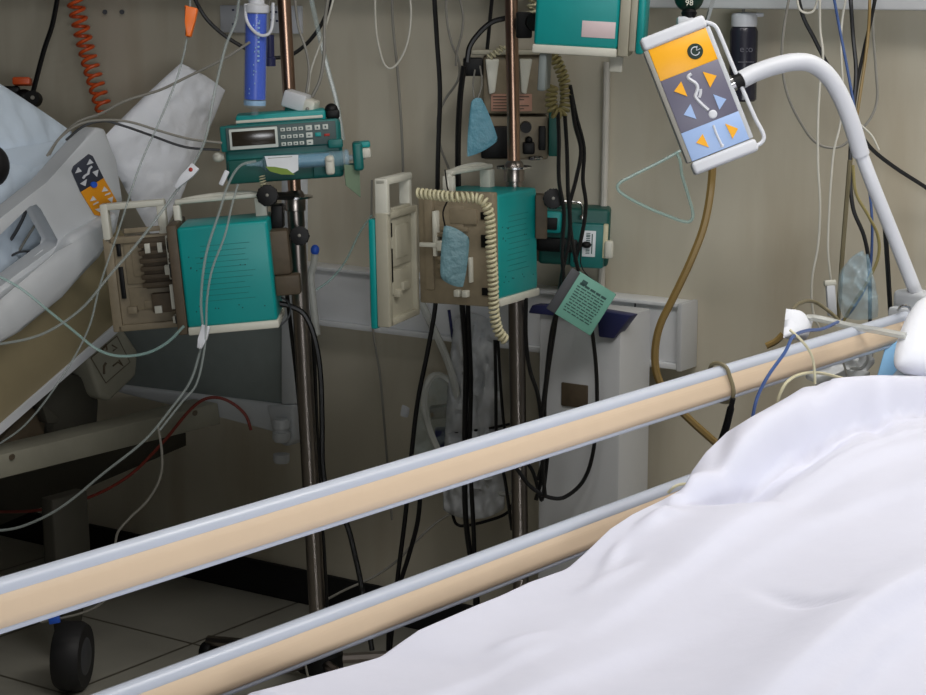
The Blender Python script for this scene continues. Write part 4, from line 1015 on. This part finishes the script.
for i, (lab, pts) in enumerate([
    ('leftmost black cable of the bundle dropping right of the middle stand', [(558, 112), (559, 140), (559, 180), (564, 212), (562, 250), (563, 285), (552, 330), (546, 380), (541, 430), (543, 470), (545, 495)]),
    ('second black cable of the bundle dropping right of the middle stand', [(565, 116), (567, 150), (568, 190), (570, 230), (562, 275), (556, 320), (545, 400), (545, 450), (538, 480)]),
    ('third black cable of the bundle, crossing the others right of the middle stand', [(571, 95), (575, 125), (581, 150), (576, 180), (570, 205), (572, 240), (583, 290), (592, 330), (597, 385), (595, 440), (585, 478), (565, 497), (548, 497), (530, 486), (516, 468)]),
    ('rightmost black cable of the bundle, bowing outwards right of the middle stand', [(570, 85), (576, 115), (584, 148), (583, 180), (586, 205), (582, 235), (575, 262)])]):
    C(lab, pts, 2.1, 'cable_black', 3.965 + .008 * i)
C('black cable from the pump base running down left of the white cabinet', [(526, 298), (526, 340), (530, 370), (538, 395), (542, 430), (543, 470), (536, 500)], 2.2, 'cable_black', 4.0)
C('black cable looping below the upper rail in front of the white cabinet', [(548, 452), (545, 480), (542, 500), (540, 495), (532, 470), (520, 455)], 2.0, 'cable_black', 4.02)
C('black cable hanging behind the cream cord under the open pump', [(495, 340), (496, 390), (497, 440), (505, 480), (512, 530)], 1.8, 'cable_black', 4.22)
C('second black cable hanging behind the cream cord, slightly to its right', [(498, 340), (501, 390), (505, 430), (516, 470), (519, 500)], 1.6, 'cable_black', 4.22)
C('navy cable curving down inside the hanging plastic bag', [(449, 310), (453, 340), (458, 370), (461, 410)], 1.6, 'navy', 4.38)
C('black power cable leaving the left pump and running down the left stand', [(277, 303), (290, 306), (304, 314), (314, 336), (320, 370), (322, 420), (323, 470), (330, 500), (345, 520), (356, 560), (364, 600), (372, 650)], 2.8, 'cable_black', 4.0)
C('black cable hugging the left stand on its right side', [(300, 245), (304, 290), (313, 350), (316, 420), (320, 500), (324, 560), (328, 640)], 2.6, 'cable_black', 4.16)
C('black cable hugging the left stand on its left side', [(283, 262), (290, 320), (299, 400), (305, 480), (309, 560)], 2.2, 'cable_black', 4.16)
C('thin grey wire curling from the back of the left pump', [(270, 326), (282, 324), (290, 314), (289, 303), (281, 297)], 1.0, 'cable_dark', 3.97)
C('thin grey cable crossing the floor between the two stands', [(322, 602), (345, 590), (375, 576), (398, 560), (412, 545), (440, 520), (470, 505)], 1.3, 'cable_grey', 4.3)
C('black cable coming down to the floor left of the middle stand', [(421, 480), (418, 520), (409, 555), (398, 590), (390, 620), (388, 660)], 2.4, 'cable_black', 4.22)
C('grey loop of wire near the floor at the foot of the left stand', [(312, 690), (306, 668), (304, 650), (308, 640)], 1.2, 'cable_grey', 4.0)
# amber hose and clear tubing in the middle
C('amber rubber hose hanging below the handset down to the rail', [(694, 100, 4.06), (704, 122, 3.85), (712, 150), (711, 185), (704, 225), (690, 262), (672, 300), (660, 325), (655, 350), (657, 375), (668, 396), (685, 415), (708, 436), (730, 455)], 4.0, 'tube_amber', 3.72, 'rubber_hose', 'hose')
oy = cable('oxygen_tube', 'clear greenish tube bent into a triangle on the wall beside the handset', 'tube', [(682, 150), (658, 163), (630, 177), (618, 185), (620, 192), (642, 205), (668, 216), (688, 222), (693, 216), (688, 195), (682, 175), (680, 160), (676, 152)], 1.7, 'clear_teal', 3.9)
# right-hand cables
for lab, pts, r, m, Y in [
    ('grey cable sagging in a deep curve behind the white arm', [(791, -15), (784, 28), (782, 60), (787, 93), (801, 123), (818, 144), (839, 147), (855, 135), (870, 119), (877, 100), (876, 71), (873, 24), (875, -15)], 1.4, 'cable_grey', 3.7),
    ('white wire falling straight from the top to the rail, left strand', [(820, -15), (820, 28), (823, 55), (820, 83), (818, 119), (818, 165), (820, 205), (818, 245), (812, 280), (813, 312), (820, 330)], 1.3, 'cable_white', 3.55),
    ('white wire falling beside it to a white plug', [(848, -15), (842, 22), (841, 50), (843, 95), (840, 125), (834, 150), (831, 180), (829, 215), (828, 250), (831, 282)], 1.2, 'cable_white', 3.5),
    ('short white loop of wire at the top edge above the white arm', [(796, -15), (799, 8), (806, 13), (814, 10), (819, -15)], 1.2, 'cable_white', 3.6),
    ('black cable slanting from the top across behind the white arm to the right edge', [(797, -12), (803, 16), (814, 38), (826, 62), (842, 92), (856, 125), (870, 147), (893, 166), (935, 194), (1000, 250)], 2.1, 'cable_black', 3.75),
    ('blue wire hanging from the top behind the white arm', [(832, -15), (839, 26), (846, 62), (852, 95), (858, 130), (866, 170), (871, 205), (872, 240), (868, 280), (852, 310), (838, 325)], 1.5, 'blue_wire', 3.45),
    ('black cable hanging from the top and passing behind the arm to the bed', [(850, -15), (853, 36), (856, 71), (853, 114), (850, 165), (853, 208), (864, 236), (869, 265), (870, 322)], 2.1, 'cable_black', 3.5),
    ('yellow-brown wire hanging from the top right corner', [(870, -15), (868, 36), (860, 95), (853, 143), (850, 170)], 1.6, 'tube_amber', 3.6),
    ('black cable slanting in from the top right to the others', [(877, -15), (871, 20), (864, 50), (857, 85), (851, 130)], 1.9, 'cable_black', 3.62),
    ('olive tube standing straight up from the rail behind the arm', [(850, 160), (846, 210), (842, 260), (838, 322)], 2.4, 'olive', 3.48),
    ('thick black cable rising from the rail beside the lower arm', [(885, 225), (888, 270), (891, 320)], 2.5, 'cable_black', 3.35),
    ('beige cable bowing out right of the olive tube down to the rail', [(853, 165), (856, 193), (868, 215), (878, 236), (878, 258), (866, 284), (852, 306), (842, 324)], 1.6, 'coil_olive', 3.42),
    ('thin pale wire in a small curve below the arm bend', [(861, 125), (872, 136), (879, 150)], 1.0, 'cable_white', 3.55)]:
    C(lab, pts, r, m, Y)
def rY(px):
    return onplane(px, 330, RA - BE * .03, BE).y
C('dark blue wire draped over the upper rail near the pillow', [(752, 420, 2.50), (757, 398, 2.50), (768, 376, 2.50), (785, 352, 2.52), (792, 338, 2.55), (805, 331, 2.62), (822, 329, 2.70), (838, 322, 2.8)], 1.8, 'blue_wire', 2.6)
C('cream wire draped over the upper rail right of the blue one', [(790, 330, 2.57), (800, 339, 2.56), (810, 352, 2.57), (814, 366, 2.58), (815, 384, 2.58)], 1.4, 'coil_cream', 2.6)
C('cream wire arching over the edge of the white sheet', [(776, 410, 2.56), (780, 394, 2.56), (788, 381, 2.57), (802, 374, 2.6), (820, 373, 2.66), (842, 378, 2.7)], 1.6, 'coil_cream', 2.6)
C('pale wire behind the upper rail beside the pillow', [(838, 338, 2.9), (842, 356, 2.9), (848, 380, 2.9)], 1.2, 'cable_white', 2.9)
C('thick clear tube lying across the end of the upper rail', [(790, 312, 2.9), (798, 318, 2.9), (815, 318, 2.92), (850, 326, 2.9), (880, 331, 2.86), (906, 336, 2.84)], 3.6, 'milky', 2.9, 'clear_tube', 'tube')
C('grey tube curling back from the clear tube behind the rail', [(792, 310, 2.95), (800, 303, 3.0), (815, 302, 3.05), (830, 312, 3.05), (842, 324, 3.0)], 1.9, 'olive', 3.0, 'clear_tube', 'tube')
FP = fr(831, 298, 3.45, face=True, roll=4)
wpg = thing('cable_plug', 'white plug hanging upright on its wire behind the rail', 'plug', FP @ Vector((0, 0, -16)))
mb = MB(); mb.box(FP, -4.5, 4.5, -4, 4, -18, 16, 1.5); mb.build('plug_body', 'white', wpg); mb = MB(); mb.box(FP, -6, 6, -4.5, 4.5, 12, 18, 1.5); mb.build('plug_head', 'off_white', wpg)
tag(pillow('gauze_pad', [at(783, 338, 2.86), at(786, 308, 2.9), at(812, 318, 2.95), at(804, 342, 2.9)], .009, 'pillow_white', n=16, wr=.022, seed=3, pw=.4, rc=.02), 'crumpled white gauze pad behind the rail near the clear tube', 'gauze')
C('short amber hose stub lying behind the rail left of the gauze', [(766, 346, 3.0), (776, 341, 3.0), (783, 334, 3.0)], 3.4, 'tube_amber', 3.0, 'rubber_hose', 'hose')
tag(pillow('plastic_bag', [at(842, 320, 3.3), at(838, 270, 3.35), at(864, 246, 3.4), at(880, 320, 3.3)], .035, 'clear_blue', n=36, hf=.05, wr=.03, seed=6, pw=.4), 'crinkled clear bluish plastic bag behind the end of the rail', 'plastic bag')
tag(pillow('plastic_bag', [at(812, 386, 3.02), at(806, 352, 3.05), at(870, 336, 3.15), at(866, 386, 3.08)], .02, 'bag', n=30, hf=.04, wr=.03, seed=16, pw=.4), 'crinkled grey plastic bag showing between the upper rail and the sheet', 'plastic bag')
C('clear coiled tubing showing under the rail beside the blue pad', [(845, 352, 2.96), (858, 348, 2.96), (868, 356, 2.96), (862, 368, 2.96), (850, 368, 2.96)], 1.8, 'milky', 2.96, 'clear_tube', 'tube')
# tie on the rail with its cable
zt_ = ZT
tl = thing('cable_tie', 'olive loop tied round the upper rail with a black cable end hanging', 'cable tie', onplane(718, 400, RA, BE))
a0_ = abc(onplane(718, 385, RA, BE))[0]
ring = [bedp(a0_, c, z) for c, z in ((.0225, ZT - .040), (.0235, ZT - .029), (.017, ZT - .011), (.012, ZT - .001), (.0, ZT + .0035), (-.011, ZT - .001), (-.0135, ZT - .02), (-.012, ZT - .040), (.0, ZT - .0465), (.016, ZT - .0465))]
MB().tube(ring, .0028, 8, 5, True).build('loop', 'olive', tl)
e0 = bedp(a0_ - .003, .025, ZT - .040); s = pxs(e0)
P = [e0, e0 + Vector((-.003, .004, -.018)), e0 + Vector((-.008, .01, -.045)), e0 + Vector((-.018, .014, -.078))]
MB().tube(P, .0052, 10, 5, rs=[.0036, .005, .0052, .0052]).build('cable_end', 'black', tl)
# lower-rail loop
cable('wire_loop', 'small cream wire loop on the lower rail where the sheet begins', 'wire', [(668, 493, 2.36), (674, 487, 2.36), (684, 484, 2.37), (690, 486, 2.37), (684, 492, 2.36)], 1.5, 'coil_cream')
# ================================================================ hanging plastic bags by the middle stand
tag(pillow('drainage_bag', [at(440, 520, 4.30), at(452, 310, 4.33), at(500, 318, 4.31), at(508, 518, 4.28)], .03, 'bag', n=44, hf=.05, wr=.03, seed=21, pw=.4), 'large crumpled translucent plastic bag hanging below the open middle pump', 'plastic bag')
tag(pillow('plastic_bag', [at(410, 470, 4.36), at(418, 382, 4.37), at(456, 372, 4.37), at(458, 455, 4.36)], .03, 'clear', n=36, hf=.05, wr=.03, seed=31, pw=.4), 'clear plastic bag at the left of the larger hanging bag', 'plastic bag')
C('thick clear tube bending down in front of the plastic bags', [(420, 300, 4.3), (434, 330, 4.3), (448, 362, 4.3), (456, 390, 4.3), (459, 410, 4.3)], 4.0, 'milky', 4.3, 'clear_tube', 'tube')
C('clear tube arching over the lower plastic bag', [(462, 400, 4.32), (452, 384, 4.32), (438, 375, 4.32), (428, 382, 4.3), (424, 402, 4.3), (428, 425, 4.28), (438, 450, 4.28), (448, 470, 4.28)], 3.6, 'milky', 4.3, 'clear_tube', 'tube')
C('white tube emerging from the bag below the upper rail', [(478, 478, 4.28), (492, 490, 4.28), (506, 494, 4.28), (514, 492, 4.28)], 2.4, 'milky', 4.28, 'clear_tube', 'tube')
FR_ = fr(444, 411, 4.36, roll=8)
hh = thing('bag_holder', 'beige bracket holding the clear bag behind the tubes', 'bracket', FR_.translation)
MB().box(FR_, -14, 16, -8, 8, -6, 6, 1.5).build('bracket', 'mech', hh); MB().box(FR_, 6, 20, -6, 6, 0, 22, 2).build('clip', 'black', hh)
rk = cable('wire_rack', 'black wire rack under the hanging plastic bag', 'rack', [(444, 470, 4.30), (450, 498, 4.30), (455, 522, 4.30), (462, 526, 4.30), (490, 520, 4.28), (508, 512, 4.26), (514, 500, 4.26)], 1.6, 'black')
cable('crossbar', None, None, [(452, 432, 4.28), (480, 430, 4.27), (510, 424, 4.26)], 1.4, 'black', parent=rk)
mb = MB(); mb.box(fr(449, 442, 4.36), -14, 12, -10, 10, -18, 14, 2); tag(mb.build('bag_insert', 'navy'), 'dark navy block seen through the clear bag', 'block')
tag(pillow('paper_scrap', [at(400, 416, 4.42), at(402, 404, 4.42), at(410, 408, 4.42), at(408, 418, 4.42)], .004, 'white', n=8, seed=2), 'tiny white scrap beside the clear hanging bag', 'scrap')
# ================================================================ light
def area(name, P, target, sx, sy, W, col, spread=180):
    l = bpy.data.lights.new(name, 'AREA'); l.shape = 'RECTANGLE'; l.size = sx; l.size_y = sy; l.energy = W; l.color = col; l.spread = R(spread)
    o = bpy.data.objects.new(name, l); COL.objects.link(o); o.location = P
    o.rotation_euler = (Vector(target) - Vector(P)).to_track_quat('-Z', 'Y').to_euler()
    return o
area('ceiling_lamp_bed', (.7, 1.9, 2.75), (.7, 1.9, 0), 1.2, .6, 26, (1, .97, .95))
area('ceiling_lamp_wall', (1.4, 2.9, 2.78), (1.3, 3.6, .7), 1.2, .3, 20, (1, .96, .9))
area('left_fill_light', (-.7, 2.3, 2.75), (-.7, 2.3, 0), 1.2, .3, 7, (1, .98, .96))  # added overhead fill that brightens the left rail end and pillows
area('front_fill_light', (.8, -2.2, 1.36), (.4, 3.0, .95), 1.8, .6, 72, (.95, .97, 1))  # added soft fill from behind the camera, no window is known there
w = bpy.data.worlds.new('world'); SC.world = w; w.use_nodes = True
w.node_tree.nodes['Background'].inputs['Color'].default_value = (.5, .55, .6, 1); w.node_tree.nodes['Background'].inputs['Strength'].default_value = .012
vs_ = SC.view_settings; vs_.view_transform = 'Standard'; vs_.look = 'None'; vs_.exposure = 0; vs_.gamma = 1; vs_.use_curve_mapping = False
for o in list(SC.objects):
    if '_w' in o: del o['_w']
